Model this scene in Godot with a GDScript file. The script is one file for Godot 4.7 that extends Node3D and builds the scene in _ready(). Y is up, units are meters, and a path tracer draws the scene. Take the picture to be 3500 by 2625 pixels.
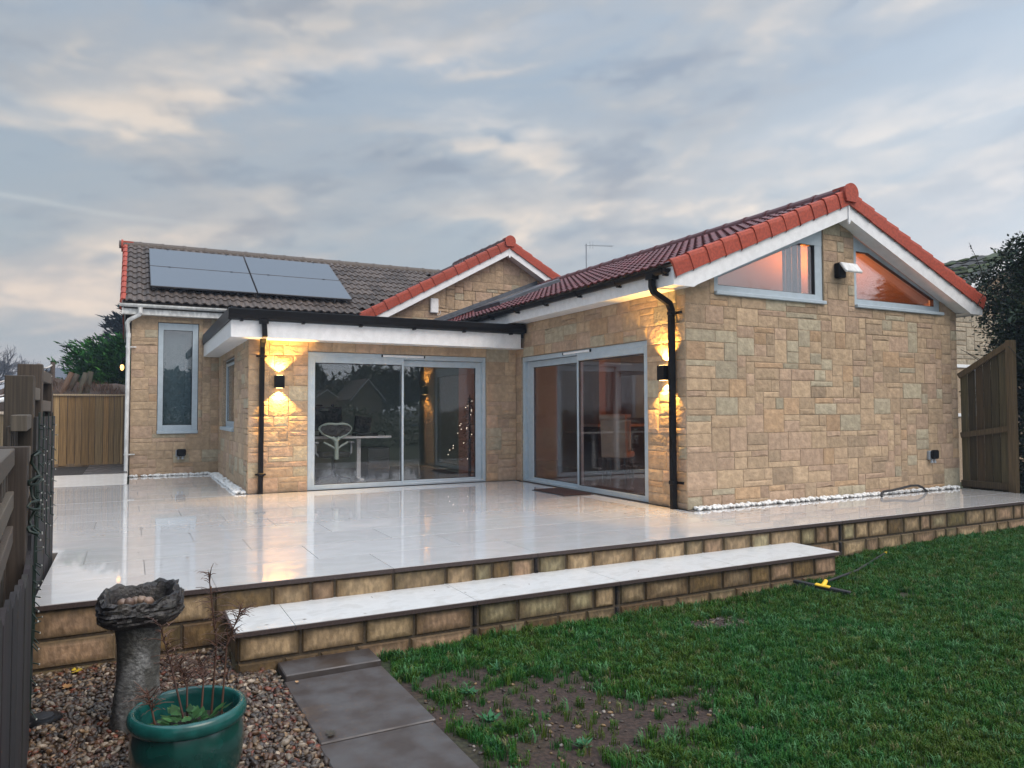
extends Node3D
# A stone bungalow with a new wing, a wet porcelain patio and a lawn at dusk. x runs along the gable wall, y is up, patio top = 0, the viewer stands at z = 0.

const WX := 5.97      # outer face of the wing's side wall
const WE := 11.41     # right end of the gable wall
const GZ := -6.88     # gable wall
const DZ := -11.28    # wall with the left sliding door
const BX := 1.53      # left side wall of the flat-roofed block
const MZ := -15.3     # wall of the main bungalow
const FRONT := -5.43  # front edge of the patio
const GY := -0.45     # garden level

var rng := RandomNumberGenerator.new()
var M := {}

# ---------------------------------------------------------------- mesh builder
class Mb:
	var v := PackedVector3Array()
	var n := PackedVector3Array()
	var c := PackedColorArray()
	var ix := PackedInt32Array()
	var col := Color.WHITE
	func quad(a: Vector3, b: Vector3, cc: Vector3, d: Vector3) -> void:   # counter-clockwise seen from outside
		var nn := (b - a).cross(d - a)
		if nn.length_squared() < 1e-14:
			nn = (cc - b).cross(d - b)
		nn = nn.normalized()
		var s := v.size()
		v.append_array([a, b, cc, d])
		n.append_array([nn, nn, nn, nn])
		c.append_array([col, col, col, col])
		ix.append_array([s, s + 2, s + 1, s, s + 3, s + 2])
	func quadc(a: Vector3, b: Vector3, cc: Vector3, d: Vector3, ca: Color, cb: Color, c2: Color, cd: Color) -> void:
		var s := v.size()
		quad(a, b, cc, d)
		c[s] = ca
		c[s + 1] = cb
		c[s + 2] = c2
		c[s + 3] = cd
	func quad_to(a: Vector3, b: Vector3, cc: Vector3, d: Vector3, out: Vector3) -> void:
		if (b - a).cross(d - a).dot(out) >= 0.0: quad(a, b, cc, d)
		else: quad(a, d, cc, b)
	func tri(a: Vector3, b: Vector3, cc: Vector3) -> void:
		var nn := (b - a).cross(cc - a).normalized()
		var s := v.size()
		v.append_array([a, b, cc])
		n.append_array([nn, nn, nn])
		c.append_array([col, col, col])
		ix.append_array([s, s + 2, s + 1])
	func box(at: Vector3, size: Vector3, bs := Basis.IDENTITY) -> void:
		var h := size * 0.5
		var p := []
		for k in 8:
			p.append(at + bs * Vector3(h.x if k & 1 else -h.x, h.y if k & 2 else -h.y, h.z if k & 4 else -h.z))
		quad(p[4], p[5], p[7], p[6])
		quad(p[1], p[0], p[2], p[3])
		quad(p[5], p[1], p[3], p[7])
		quad(p[0], p[4], p[6], p[2])
		quad(p[6], p[7], p[3], p[2])
		quad(p[0], p[1], p[5], p[4])
	func span(a: Vector3, b: Vector3) -> void:   # box between two corners
		box((a + b) * 0.5, (b - a).abs())
	func bevel(at: Vector3, size: Vector3, w: float, bs := Basis.IDENTITY) -> void:
		var h := size * 0.5
		w = minf(w, minf(h.x, minf(h.y, h.z)) * 0.9)
		var f := {}
		for ax in 3:
			for sg in [-1, 1]:
				for i in [-1, 1]:
					for j in [-1, 1]:
						var q := Vector3.ZERO
						q[ax] = sg * h[ax]
						q[(ax + 1) % 3] = i * (h[(ax + 1) % 3] - w)
						q[(ax + 2) % 3] = j * (h[(ax + 2) % 3] - w)
						f[[ax, sg, i, j]] = at + bs * q
		for ax in 3:
			for sg in [-1, 1]:
				var a = f[[ax, sg, -1, -1]]
				var b = f[[ax, sg, 1, -1]]
				var d = f[[ax, sg, -1, 1]]
				var e = f[[ax, sg, 1, 1]]
				if sg > 0: quad(a, b, e, d)
				else: quad(a, d, e, b)
			var a1 := (ax + 1) % 3
			for s0 in [-1, 1]:
				for s1 in [-1, 1]:
					# edge between face ax (sign s0) and face a1 (sign s1); runs along ax+2
					var p0 = f[[ax, s0, s1, -1]]
					var p1 = f[[ax, s0, s1, 1]]
					var q0 = f[[a1, s1, -1, s0]]
					var q1 = f[[a1, s1, 1, s0]]
					if s0 * s1 > 0: quad(p0, q0, q1, p1)
					else: quad(p0, p1, q1, q0)
		for sx in [-1, 1]:
			for sy in [-1, 1]:
				for sz in [-1, 1]:
					var a = f[[0, sx, sy, sz]]
					var b = f[[1, sy, sz, sx]]
					var d = f[[2, sz, sx, sy]]
					if sx * sy * sz > 0: tri(a, b, d)
					else: tri(a, d, b)
	func tube(path: Array, r0: float, r1: float, sides := 8, cap := true, twist := 0.0) -> void:
		var rings := []
		var up := Vector3.UP
		var base := v.size()
		for k in path.size():
			var t: Vector3
			if k == 0: t = path[1] - path[0]
			elif k == path.size() - 1: t = path[k] - path[k - 1]
			else: t = (path[k + 1] - path[k]).normalized() + (path[k] - path[k - 1]).normalized()
			t = t.normalized()
			if absf(t.dot(up)) > 0.95:
				up = Vector3.RIGHT if absf(t.x) < 0.7 else Vector3.BACK
			var x := t.cross(up).normalized()
			var y := x.cross(t).normalized()
			up = y
			var r := lerpf(r0, r1, float(k) / (path.size() - 1))
			if k > 0 and k < path.size() - 1:
				var cs := (path[k + 1] - path[k]).normalized().dot((path[k] - path[k - 1]).normalized()) as float
				r /= sqrt(maxf(0.5, (1.0 + cs) * 0.5))
			var ring := []
			for j in sides:
				var a := TAU * j / sides + twist
				ring.append([path[k] + (x * cos(a) + y * sin(a)) * r, x * cos(a) + y * sin(a)])
			rings.append(ring)
		if sides <= 4:
			for k in rings.size() - 1:
				for j in sides:
					var e := (j + 1) % sides
					quad(rings[k][j][0], rings[k + 1][j][0], rings[k + 1][e][0], rings[k][e][0])
		else:
			for k in rings.size():
				for j in sides:
					v.append(rings[k][j][0])
					n.append(rings[k][j][1])
					c.append(col)
			for k in rings.size() - 1:
				for j in sides:
					var e := (j + 1) % sides
					var a := base + k * sides + j
					var b := base + (k + 1) * sides + j
					var cc := base + (k + 1) * sides + e
					var d := base + k * sides + e
					ix.append_array([a, cc, b, a, d, cc])
		if cap:
			for k in [0, rings.size() - 1]:
				for j in range(1, sides - 1):
					if k == 0: tri(rings[k][0][0], rings[k][j][0], rings[k][j + 1][0])
					else: tri(rings[k][0][0], rings[k][j + 1][0], rings[k][j][0])
	func lathe(prof: Array, at: Vector3, sides := 24, sq := Vector3.ONE) -> void:   # prof: Vector2(radius, height), bottom to top on the outside
		var base := v.size()
		for k in prof.size():
			var t: Vector2 = prof[mini(k + 1, prof.size() - 1)] - prof[maxi(k - 1, 0)]
			var nr := Vector2(t.y, -t.x).normalized()
			for j in sides + 1:
				var a := TAU * j / sides
				v.append(at + Vector3(cos(a) * prof[k].x, prof[k].y, -sin(a) * prof[k].x) * sq)
				n.append(Vector3(cos(a) * nr.x, nr.y, -sin(a) * nr.x).normalized())
				c.append(col)
		for k in prof.size() - 1:
			for j in sides:
				var a := base + k * (sides + 1) + j
				var b := a + 1
				var d := a + sides + 1
				ix.append_array([a, d, b, b, d, d + 1])
	func prism(poly: PackedVector2Array, o: Vector3, u: Vector3, w: Vector3, dep: float) -> void:   # polygon in the plane (u, w) at o, pushed dep along u x w
		var nn := u.cross(w).normalized()
		if Geometry2D.is_polygon_clockwise(poly):
			poly = poly.duplicate()
			poly.reverse()
		var t := Geometry2D.triangulate_polygon(poly)
		for k in range(0, t.size(), 3):
			var a := poly[t[k]]
			var b := poly[t[k + 1]]
			var d := poly[t[k + 2]]
			if (b - a).cross(d - a) < 0:
				var e := b
				b = d
				d = e
			tri(o + u * a.x + w * a.y + nn * dep, o + u * b.x + w * b.y + nn * dep, o + u * d.x + w * d.y + nn * dep)
			tri(o + u * a.x + w * a.y, o + u * d.x + w * d.y, o + u * b.x + w * b.y)
		for k in poly.size():
			var a := poly[k]
			var b := poly[(k + 1) % poly.size()]
			quad(o + u * a.x + w * a.y, o + u * b.x + w * b.y, o + u * b.x + w * b.y + nn * dep, o + u * a.x + w * a.y + nn * dep)
	func blob(at: Vector3, r: Vector3, rough: float, ns: FastNoiseLite, rows := 8, cols := 12, bs := Basis.IDENTITY) -> void:
		var base := v.size()
		var pts := []
		for i in rows + 1:
			for j in cols:
				var th := PI * i / rows
				var ph := TAU * j / cols
				var d := Vector3(sin(th) * cos(ph), cos(th), sin(th) * sin(ph))
				var k := 1.0 + rough * ns.get_noise_3dv(d * 60.0 + at * 300.0)
				pts.append(at + bs * (d * r * k))
		var nr := []
		for i in pts.size(): nr.append(Vector3.ZERO)
		var idx := []
		for i in rows:
			for j in cols:
				var a := i * cols + j
				var b := i * cols + (j + 1) % cols
				var d := a + cols
				var e := b + cols
				for t in [[a, b, d], [b, e, d]]:
					var q: Vector3 = (pts[t[1]] - pts[t[0]]).cross(pts[t[2]] - pts[t[0]])
					if q.dot(pts[t[0]] + pts[t[1]] + pts[t[2]] - at * 3.0) < 0.0: q = -q
					for m in t: nr[m] += q
					idx.append(t)
		for i in pts.size():
			v.append(pts[i])
			n.append(nr[i].normalized() if nr[i].length_squared() > 0.0 else (pts[i] - at).normalized())
			c.append(col)
		for t in idx:
			var q: Vector3 = (pts[t[1]] - pts[t[0]]).cross(pts[t[2]] - pts[t[0]])
			if q.dot(pts[t[0]] - at) > 0.0: ix.append_array([base + t[0], base + t[2], base + t[1]])
			else: ix.append_array([base + t[0], base + t[1], base + t[2]])
	func leaf(at: Vector3, dir: Vector3, side: Vector3, l: float, w: float) -> void:
		var nn := dir.cross(side).normalized()
		var s := v.size()
		v.append_array([at, at + dir * l * 0.45 + side * w * 0.5, at + dir * l, at + dir * l * 0.45 - side * w * 0.5])
		n.append_array([nn, nn, nn, nn])
		c.append_array([col, col, col, col])
		ix.append_array([s, s + 1, s + 2, s, s + 2, s + 3])
	func done() -> ArrayMesh:
		var a := []
		a.resize(Mesh.ARRAY_MAX)
		a[Mesh.ARRAY_VERTEX] = v
		a[Mesh.ARRAY_NORMAL] = n
		a[Mesh.ARRAY_COLOR] = c
		a[Mesh.ARRAY_INDEX] = ix
		var m := ArrayMesh.new()
		m.add_surface_from_arrays(Mesh.PRIMITIVE_TRIANGLES, a)
		return m

# ---------------------------------------------------------------- objects
func thing(called: String, label: String, category: String, at := Vector3.ZERO, group := "") -> Node3D:
	var o := Node3D.new()
	o.name = called
	add_child(o, true)
	o.position = at
	tag(o, label, category, group)
	return o

func tag(o: Node, label: String, category := "", group := "", kind := "") -> void:
	if label: o.set_meta("label", label)
	if category: o.set_meta("category", category)
	if group: o.set_meta("group", group)
	if kind: o.set_meta("kind", kind)

func obj(called: String, mesh: Mesh, mat: Material, parent: Node = self) -> MeshInstance3D:
	var o := MeshInstance3D.new()
	o.name = called
	o.mesh = mesh
	o.material_override = mat
	parent.add_child(o, true)
	return o

func part(called: String, b: Mb, mat: Material, parent: Node) -> MeshInstance3D:
	return obj(called, b.done(), mat, parent)

func struct(called: String, b: Mb, mat: Material, label: String) -> MeshInstance3D:
	var o := obj(called, b.done(), mat)
	tag(o, label, "", "", "structure")
	return o

func many(called: String, mesh: Mesh, mat: Material, tr: Array, cols: Array, parent: Node = self) -> MultiMeshInstance3D:
	var mm := MultiMesh.new()
	mm.transform_format = MultiMesh.TRANSFORM_3D
	mm.use_colors = true
	mm.mesh = mesh
	mm.instance_count = tr.size()
	for k in tr.size():
		mm.set_instance_transform(k, tr[k])
		mm.set_instance_color(k, cols[k])
	var o := MultiMeshInstance3D.new()
	o.name = called
	o.multimesh = mm
	o.material_override = mat
	parent.add_child(o, true)
	o.set_meta("kind", "stuff")
	return o

# ---------------------------------------------------------------- materials
func lin(r: float, g: float, b: float) -> Color:
	return Color(r, g, b).linear_to_srgb()

func ntex(freq: float, oct: int, lo: float, hi: float, sd := 1, size := 512, a := 0.3, b := 0.7) -> NoiseTexture2D:
	var ns := FastNoiseLite.new()
	ns.noise_type = FastNoiseLite.TYPE_SIMPLEX_SMOOTH
	ns.seed = sd
	ns.frequency = freq
	ns.fractal_octaves = oct
	var t := NoiseTexture2D.new()
	t.width = size
	t.height = size
	t.seamless = true
	t.noise = ns
	var g := Gradient.new()
	g.offsets = PackedFloat32Array([a, b])
	g.colors = PackedColorArray([lin(lo, lo, lo), lin(hi, hi, hi)])
	t.color_ramp = g
	return t

func ramp(freq: float, oct: int, cols: Array, offs: Array, sd := 1, size := 512) -> NoiseTexture2D:
	var t := ntex(freq, oct, 0, 1, sd, size)
	var g := Gradient.new()
	g.offsets = PackedFloat32Array(offs)
	g.colors = PackedColorArray(cols)
	t.color_ramp = g
	return t

func nnorm(freq: float, oct: int, strength: float, sd := 1, size := 512) -> NoiseTexture2D:
	var t := ntex(freq, oct, 0, 1, sd, size)
	t.color_ramp = null
	t.as_normal_map = true
	t.bump_strength = strength
	return t

func mat(r: float, g: float, b: float, rough := 0.8, tex: Texture2D = null, sc := Vector3.ONE, norm: Texture2D = null, ns := 1.0, vcol := false) -> StandardMaterial3D:
	var m := StandardMaterial3D.new()
	m.albedo_color = lin(r, g, b)
	m.roughness = rough
	m.vertex_color_use_as_albedo = vcol
	m.uv1_triplanar = true
	m.uv1_world_triplanar = true
	m.uv1_scale = sc
	m.albedo_texture = tex
	if norm:
		m.normal_enabled = true
		m.normal_texture = norm
		m.normal_scale = ns
	return m

func glow(r: float, g: float, b: float, e: float) -> StandardMaterial3D:
	var m := StandardMaterial3D.new()
	m.albedo_color = Color(0.9, 0.9, 0.9)
	m.emission_enabled = true
	m.emission = lin(r, g, b)
	m.emission_energy_multiplier = e
	return m

func make_materials() -> void:
	var grain := ntex(0.03, 5, 0.62, 1.0, 3)
	var fine := ntex(0.06, 4, 0.8, 1.0, 5)
	var rock := nnorm(0.02, 4, 9.0, 7)
	var wood := ntex(0.012, 5, 0.62, 1.0, 11)
	var woodn := nnorm(0.015, 4, 3.0, 12)
	M.stone = mat(1, 1, 1, 0.88, ntex(0.012, 5, 0.80, 1.0, 2), Vector3(1.3, 1.3, 1.3), rock, 0.5, true)
	M.mortar = mat(0.44, 0.335, 0.23, 0.95, grain, Vector3(2, 2, 2), nnorm(0.08, 3, 3.0, 8), 0.5)
	M.white = mat(0.78, 0.79, 0.80, 0.3, ntex(0.02, 3, 0.92, 1.0, 4), Vector3(0.7, 0.7, 0.7))
	M.dirtywhite = mat(0.74, 0.75, 0.74, 0.35, ntex(0.012, 5, 0.72, 1.0, 14), Vector3(1.5, 0.6, 1.5))
	M.frame = mat(0.40, 0.475, 0.53, 0.38, ntex(0.02, 3, 0.93, 1.0, 6), Vector3(0.7, 0.7, 0.7))
	M.black = mat(0.009, 0.009, 0.010, 0.34)
	M.black.metallic_specular = 0.22
	M.trim = mat(0.016, 0.018, 0.023, 0.38)
	M.trim.metallic_specular = 0.25
	M.lead = mat(0.075, 0.085, 0.105, 0.45, ntex(0.01, 4, 0.7, 1.0, 16), Vector3(1, 1, 1))
	M.redtile = mat(0.40, 0.06, 0.028, 0.72, ntex(0.02, 5, 0.7, 1.0, 9), Vector3(2, 2, 2), nnorm(0.1, 3, 2.0, 10), 0.25, true)
	M.winetile = mat(1, 1, 1, 0.40, grain, Vector3(3, 3, 3), nnorm(0.1, 3, 2.0, 10), 0.3, true)
	M.oldtile = mat(1, 1, 1, 0.55, ntex(0.025, 5, 0.4, 1.0, 13), Vector3(2.5, 2.5, 2.5), nnorm(0.1, 3, 2.0, 10), 0.4, true)
	M.oldtile.metallic_specular = 0.3
	M.winetile.metallic_specular = 0.4
	M.solar = mat(0.038, 0.052, 0.072, 0.28)
	M.solar.metallic_specular = 0.7
	M.rail = mat(0.03, 0.03, 0.035, 0.4)
	M.tile = mat(1, 1, 1, 0.25, ramp(0.006, 5, [lin(0.93, 0.925, 0.915), lin(1.0, 1.0, 1.0), lin(0.95, 0.945, 0.94)], [0.25, 0.5, 0.75], 21), Vector3(0.5, 1, 0.9), nnorm(0.004, 2, 1.2, 22), 0.012, true)
	M.tile.clearcoat_enabled = true
	M.tile.clearcoat = 1.0
	M.tile.clearcoat_roughness = 0.03
	M.steptile = mat(1, 1, 1, 0.36, ramp(0.01, 5, [lin(0.86, 0.85, 0.83), lin(0.98, 0.98, 0.97), lin(0.92, 0.915, 0.905)], [0.25, 0.5, 0.75], 23), Vector3(0.8, 1, 1.2), null, 1.0, true)
	M.grout = mat(0.16, 0.15, 0.14, 0.6)
	M.edge = mat(0.055, 0.036, 0.032, 0.6, grain, Vector3(4, 4, 4))
	M.rstone = mat(1, 1, 1, 0.72, ntex(0.015, 5, 0.6, 1.0, 24), Vector3(2.2, 1.0, 2.2), rock, 0.35, true)
	M.wetmortar = mat(0.07, 0.05, 0.028, 0.8, grain, Vector3(2, 2, 2))
	M.fencewood = mat(1, 1, 1, 0.8, wood, Vector3(9, 0.22, 9), woodn, 0.2, true)
	M.path = mat(0.066, 0.061, 0.060, 1.0, ramp(0.008, 5, [lin(0.62, 0.50, 0.43), lin(0.82, 0.75, 0.72), lin(1.0, 1.0, 1.0)], [0.2, 0.5, 0.8], 25), Vector3(0.8, 0.8, 0.8), nnorm(0.02, 4, 1.5, 26), 0.3)
	M.path.roughness_texture = ntex(0.006, 4, 0.10, 0.36, 27, 512, 0.35, 0.6)
	M.ground = mat(1, 1, 1, 0.95, ntex(0.03, 5, 0.45, 1.0, 28), Vector3(1.6, 1.6, 1.6), nnorm(0.04, 4, 6.0, 29), 0.6, true)
	M.grass = mat(1, 1, 1, 0.5, null, Vector3.ONE, null, 1.0, true)
	M.grass.metallic_specular = 0.25
	M.grass.backlight_enabled = true
	M.grass.backlight = Color(0.35, 0.45, 0.2)
	M.leaf = mat(1, 1, 1, 0.45, null, Vector3.ONE, null, 1.0, true)
	M.leaf.backlight_enabled = true
	M.leaf.backlight = Color(0.25, 0.3, 0.15)
	M.leaf.metallic_specular = 0.35
	M.needle = mat(1, 1, 1, 0.9, null, Vector3.ONE, null, 1.0, true)
	M.needle.metallic_specular = 0.15
	M.pebble = mat(1, 1, 1, 0.45, ntex(0.05, 4, 0.7, 1.0, 30), Vector3(6, 6, 6), null, 1.0, true)
	M.whitestone = mat(0.82, 0.82, 0.80, 0.5, null, Vector3.ONE, null, 1.0, true)
	M.bark = mat(0.05, 0.042, 0.036, 0.9, wood, Vector3(6, 1, 6))
	M.paint = mat(0.36, 0.31, 0.25, 0.8)
	M.floor = mat(0.12, 0.105, 0.095, 0.25)
	M.cabinet = mat(0.02, 0.022, 0.028, 0.35)
	M.worktop = mat(0.5, 0.46, 0.4, 0.4)
	M.vcol = mat(1, 1, 1, 0.6, null, Vector3.ONE, null, 1.0, true)
	M.darkrock = mat(1, 1, 1, 0.6, ntex(0.02, 5, 0.4, 1.0, 31), Vector3(3, 3, 3), nnorm(0.03, 5, 8.0, 32), 0.8, true)
	M.pot = mat(0.003, 0.052, 0.043, 0.2, ntex(0.008, 4, 0.62, 1.0, 33), Vector3(2, 2, 2), nnorm(0.01, 3, 1.0, 34), 0.08)
	M.pot.clearcoat_enabled = true
	M.pot.clearcoat = 0.6
	M.pot.clearcoat_roughness = 0.12
	M.rim = mat(0.009, 0.095, 0.085, 0.22, ntex(0.012, 4, 0.6, 1.0, 35), Vector3(2, 2, 2))
	M.soil = mat(0.03, 0.022, 0.016, 0.95, grain, Vector3(8, 8, 8), nnorm(0.06, 4, 8.0, 36), 0.8)
	M.coir = mat(0.06, 0.022, 0.014, 0.95, grain, Vector3(20, 20, 20), nnorm(0.2, 3, 8.0, 37), 0.8)
	M.glass = StandardMaterial3D.new()
	M.glass.albedo_color = Color(1, 1, 1, 0.0)
	M.glass.transparency = BaseMaterial3D.TRANSPARENCY_ALPHA
	M.glass.roughness = 0.0
	M.glass.metallic_specular = 0.5
	M.rubber = mat(0.015, 0.015, 0.017, 0.6)
	M.yellow = mat(0.75, 0.48, 0.02, 0.4)
	M.greyplastic = mat(0.30, 0.33, 0.36, 0.4)

# ---------------------------------------------------------------- sky
func make_sky() -> ImageTexture:
	var w := 2048
	var h := 1024
	var im := Image.create(w, h, false, Image.FORMAT_RGBF)
	var n1 := FastNoiseLite.new()
	n1.noise_type = FastNoiseLite.TYPE_SIMPLEX_SMOOTH
	n1.seed = 41
	n1.frequency = 1.0
	n1.fractal_octaves = 5
	n1.fractal_gain = 0.5
	var n2: FastNoiseLite = n1.duplicate()
	n2.seed = 77
	n2.fractal_octaves = 6
	n2.fractal_gain = 0.55
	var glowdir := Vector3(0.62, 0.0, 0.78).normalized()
	var ca := Vector3(0.0, 0, 0)
	for j in h:
		var el := (0.5 - (j + 0.5) / h) * PI
		var y := sin(el)
		var cy := cos(el)
		if el < -0.12:
			var gc := Color(0.10, 0.11, 0.09)
			for i in w: im.set_pixel(i, j, gc)
			continue
		for i in w:
			var az := (i + 0.5) / w * TAU
			var d := Vector3(sin(az) * cy, y, -cos(az) * cy)
			# clear air: blue above, greyer and warmer low down
			var e := clampf(el / 0.60, 0.0, 1.0)
			var low := exp(-maxf(el, 0.0) / 0.13)
			var r := lerpf(0.380, 0.325, e)
			var g := lerpf(0.430, 0.415, e)
			var b := lerpf(0.455, 0.535, e)
			r = lerpf(r, 0.375, low)
			g = lerpf(g, 0.405, low)
			b = lerpf(b, 0.425, low)
			# layers of cloud, drawn out along the horizon and stooping a little
			var q := Vector3(d.x * 1.6, y * 5.2 - (d.x * 0.5 + d.z * 0.1), d.z * 1.6)
			var wx := n2.get_noise_3d(q.x * 0.8 + 9.0, q.y * 0.8, q.z * 0.8)
			var wv := Vector3(wx * 0.5, wx * 0.6, wx * 0.3)
			var a := n1.get_noise_3dv(q * 1.05 + wv)
			var f := n2.get_noise_3dv(q * Vector3(3.0, 3.0, 3.0) + wv * 2.0)
			var ff := n2.get_noise_3dv(q * Vector3(7.0, 8.0, 7.0) + Vector3(31, 7, 3))
			var veil := smoothstep(-0.5, 0.40, a + f * 0.45)
			r = lerpf(r, 0.425, veil * 0.8)
			g = lerpf(g, 0.440, veil * 0.8)
			b = lerpf(b, 0.462, veil * 0.8)
			# banks of cloud: paler ones still catch the light, darker ones do not
			var azd := rad_to_deg(az) - (360.0 if az > PI else 0.0)
			var eld := rad_to_deg(el)
			var pale := 0.0
			var deep := 0.0
			if absf(el) < 0.8:
				for k in BANKS.size():
					var bk: Array = BANKS[k]
					var dx: float = azd - bk[0]
					if absf(dx) > bk[2] * 3.0: continue
					var dy: float = eld - bk[1] - dx * bk[4]
					var m := exp(-pow(dx / bk[2], 2.0) - pow((dy + f * 3.0 + a * 2.0) / bk[3], 2.0))
					if bk[5] > 0.0: pale += m * bk[5]
					else: deep -= m * bk[5]
			var grainy := smoothstep(-0.45, 0.55, f * 0.8 + ff * 0.6)
			var bright := (smoothstep(0.05, 0.6, a * 0.75 + f * 0.6 + ff * 0.35) * smoothstep(-0.35, 0.35, wx + 0.12) * 0.75 + pale * (0.35 + 0.9 * grainy)) * smoothstep(0.75, 0.35, absf(el))
			bright = minf(bright, 1.15)
			r += bright * 0.265
			g += bright * 0.175
			b += bright * 0.085
			var dark := smoothstep(0.05, 0.55, -f * 0.7 + a * 0.4 - wx * 0.3 - ff * 0.3) * 0.8 + deep * (0.4 + 0.8 * (1.0 - grainy))
			dark = minf(dark, 1.2)
			r *= 1.0 - dark * 0.22
			g *= 1.0 - dark * 0.195
			b *= 1.0 - dark * 0.15
			# pink bars low down
			var bar := exp(-pow((el - 0.11) / 0.085, 2.0)) * smoothstep(-0.25, 0.4, a + f * 0.5)
			r += bar * 0.085
			g += bar * 0.038
			b += bar * 0.01
			# afterglow behind the viewer, raised to brighten walls and ground
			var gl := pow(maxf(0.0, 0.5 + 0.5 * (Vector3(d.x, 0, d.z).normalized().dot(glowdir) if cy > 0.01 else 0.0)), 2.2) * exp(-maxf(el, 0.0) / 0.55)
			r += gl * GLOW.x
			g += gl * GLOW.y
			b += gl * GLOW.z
			var zen := 0.72 * (1.0 + 3.0 * smoothstep(0.50, 1.2, el))   # overcast sky brightest overhead, raised above the view to light the scene
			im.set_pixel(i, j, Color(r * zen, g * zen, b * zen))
	# a thin vapour trail sinking to the right, low on the left
	for k in 260:
		var t := k / 259.0
		var az := deg_to_rad(lerpf(-9.0, 5.0, t))
		var el := deg_to_rad(lerpf(13.85, 13.2, t) + sin(t * 9.0) * 0.06)
		var px := fposmod(az / TAU, 1.0) * w
		var py := (0.5 - el / PI) * h
		for dx in range(-1, 2):
			for dy in range(-1, 2):
				var p := Vector2i(posmod(int(px) + dx, w), int(py) + dy)
				var wgt := 0.008 * exp(-((p.y + 0.5 - py) ** 2) / 0.7) * (1.0 - t * 0.7)
				var o := im.get_pixelv(p)
				im.set_pixelv(p, Color(o.r + wgt, o.g + wgt * 0.9, o.b + wgt * 0.7))
	return ImageTexture.create_from_image(im)

# az, el (degrees; 0 = along -z, to the right), half length, half height, tilt, strength
const BANKS := [[-2.0, 20.4, 8.0, 1.6, 0.25, 0.8], [9.5, 24.0, 9.0, 1.9, 0.22, 0.95], [23.0, 26.8, 8.0, 1.3, 0.10, 0.8], [27.0, 20.6, 7.0, 1.2, -0.05, 0.85], [28.0, 15.6, 8.0, 1.5, 0.05, 0.75], [31.0, 18.8, 3.5, 0.9, -0.3, 0.6], [55.0, 18.8, 12.0, 1.5, 0.08, 0.8], [50.0, 15.8, 11.0, 1.2, 0.05, 0.6], [4.0, 12.6, 10.0, 1.4, 0.1, 0.5], [-4.0, 8.0, 9.0, 1.6, 0.0, 0.45], [35.5, 17.2, 3.2, 1.5, 0.15, -0.9], [21.0, 18.0, 6.0, 1.1, 0.0, -0.7], [3.5, 22.0, 4.0, 0.9, -0.2, -0.6], [44.0, 22.8, 12.0, 1.6, 0.05, -0.5], [60.0, 24.5, 10.0, 1.4, 0.0, -0.4], [14.0, 14.5, 7.0, 1.0, 0.05, -0.4]]
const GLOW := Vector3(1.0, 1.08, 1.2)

# ---------------------------------------------------------------- stone walls
func stone_tone() -> Color:
	var t := rng.randf()
	var k := rng.randf_range(0.80, 1.08)
	var c := Color(0.48, 0.350, 0.226)
	if t < 0.26: c = Color(0.465, 0.330, 0.228)
	elif t < 0.40: c = Color(0.43, 0.37, 0.262)
	elif t < 0.46: c = Color(0.475, 0.322, 0.195)
	elif t < 0.54: c = Color(0.385, 0.285, 0.19)
	return Color(c.r * k, c.g * k, c.b * k)

func lines(breaks: Array, step: float) -> PackedFloat32Array:
	var out := PackedFloat32Array()
	for k in breaks.size() - 1:
		var nn := maxi(1, roundi((breaks[k + 1] - breaks[k]) / step))
		for j in nn: out.append(lerpf(breaks[k], breaks[k + 1], float(j) / nn))
	out.append(breaks[-1])
	return out

# random squared rubble: rectangles on a grid of small cells; returns Rect2s
func ashlar(us: PackedFloat32Array, vs: PackedFloat32Array, holes: Array) -> Array:
	var nu := us.size() - 1
	var nv := vs.size() - 1
	var used := PackedByteArray()
	used.resize(nu * nv)
	for j in nv:
		for i in nu:
			var p := Vector2((us[i] + us[i + 1]) * 0.5, (vs[j] + vs[j + 1]) * 0.5)
			for hr in holes:
				if hr.has_point(p): used[j * nu + i] = 1
	var out := []
	for j in nv:
		for i in nu:
			if used[j * nu + i]: continue
			var best := [1, 1]
			for tries in 14:
				# heights keep to courses of three cells, with a few jumpers
				var hh := 1
				var q := rng.randf()
				if j % 3 == 0: hh = 3 if q < 0.42 else (2 if q < 0.74 else (4 if q > 0.96 else 1))
				elif j % 3 == 1: hh = 2 if q < 0.8 else (1 if q < 0.93 else 3)
				var s := [rng.randi_range(3, 6) if hh > 1 else rng.randi_range(4, 8), hh]
				var ok: bool = i + s[0] <= nu and j + s[1] <= nv
				if ok:
					for y in s[1]:
						for x in s[0]:
							if used[(j + y) * nu + i + x]: ok = false
				# leave no sliver of one cell to the right
				if ok and i + s[0] < nu and used[j * nu + i + s[0]] == 0 and (i + s[0] + 1 >= nu or used[j * nu + i + s[0] + 1]): ok = false
				if ok:
					best = s
					break
			if best[0] == 1:   # widen what is left
				var x := 1
				while x < 4 and i + x < nu and used[j * nu + i + x] == 0: x += 1
				var y := 1
				while y < 2 and j + y < nv:
					var free := true
					for k in x:
						if used[(j + y) * nu + i + k]: free = false
					if not free: break
					y += 1
				best = [x, y]
			for y in best[1]:
				for x in best[0]: used[(j + y) * nu + i + x] = 1
			out.append(Rect2(us[i], vs[j], us[i + best[0]] - us[i], vs[j + best[1]] - vs[j]))
	return out

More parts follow.
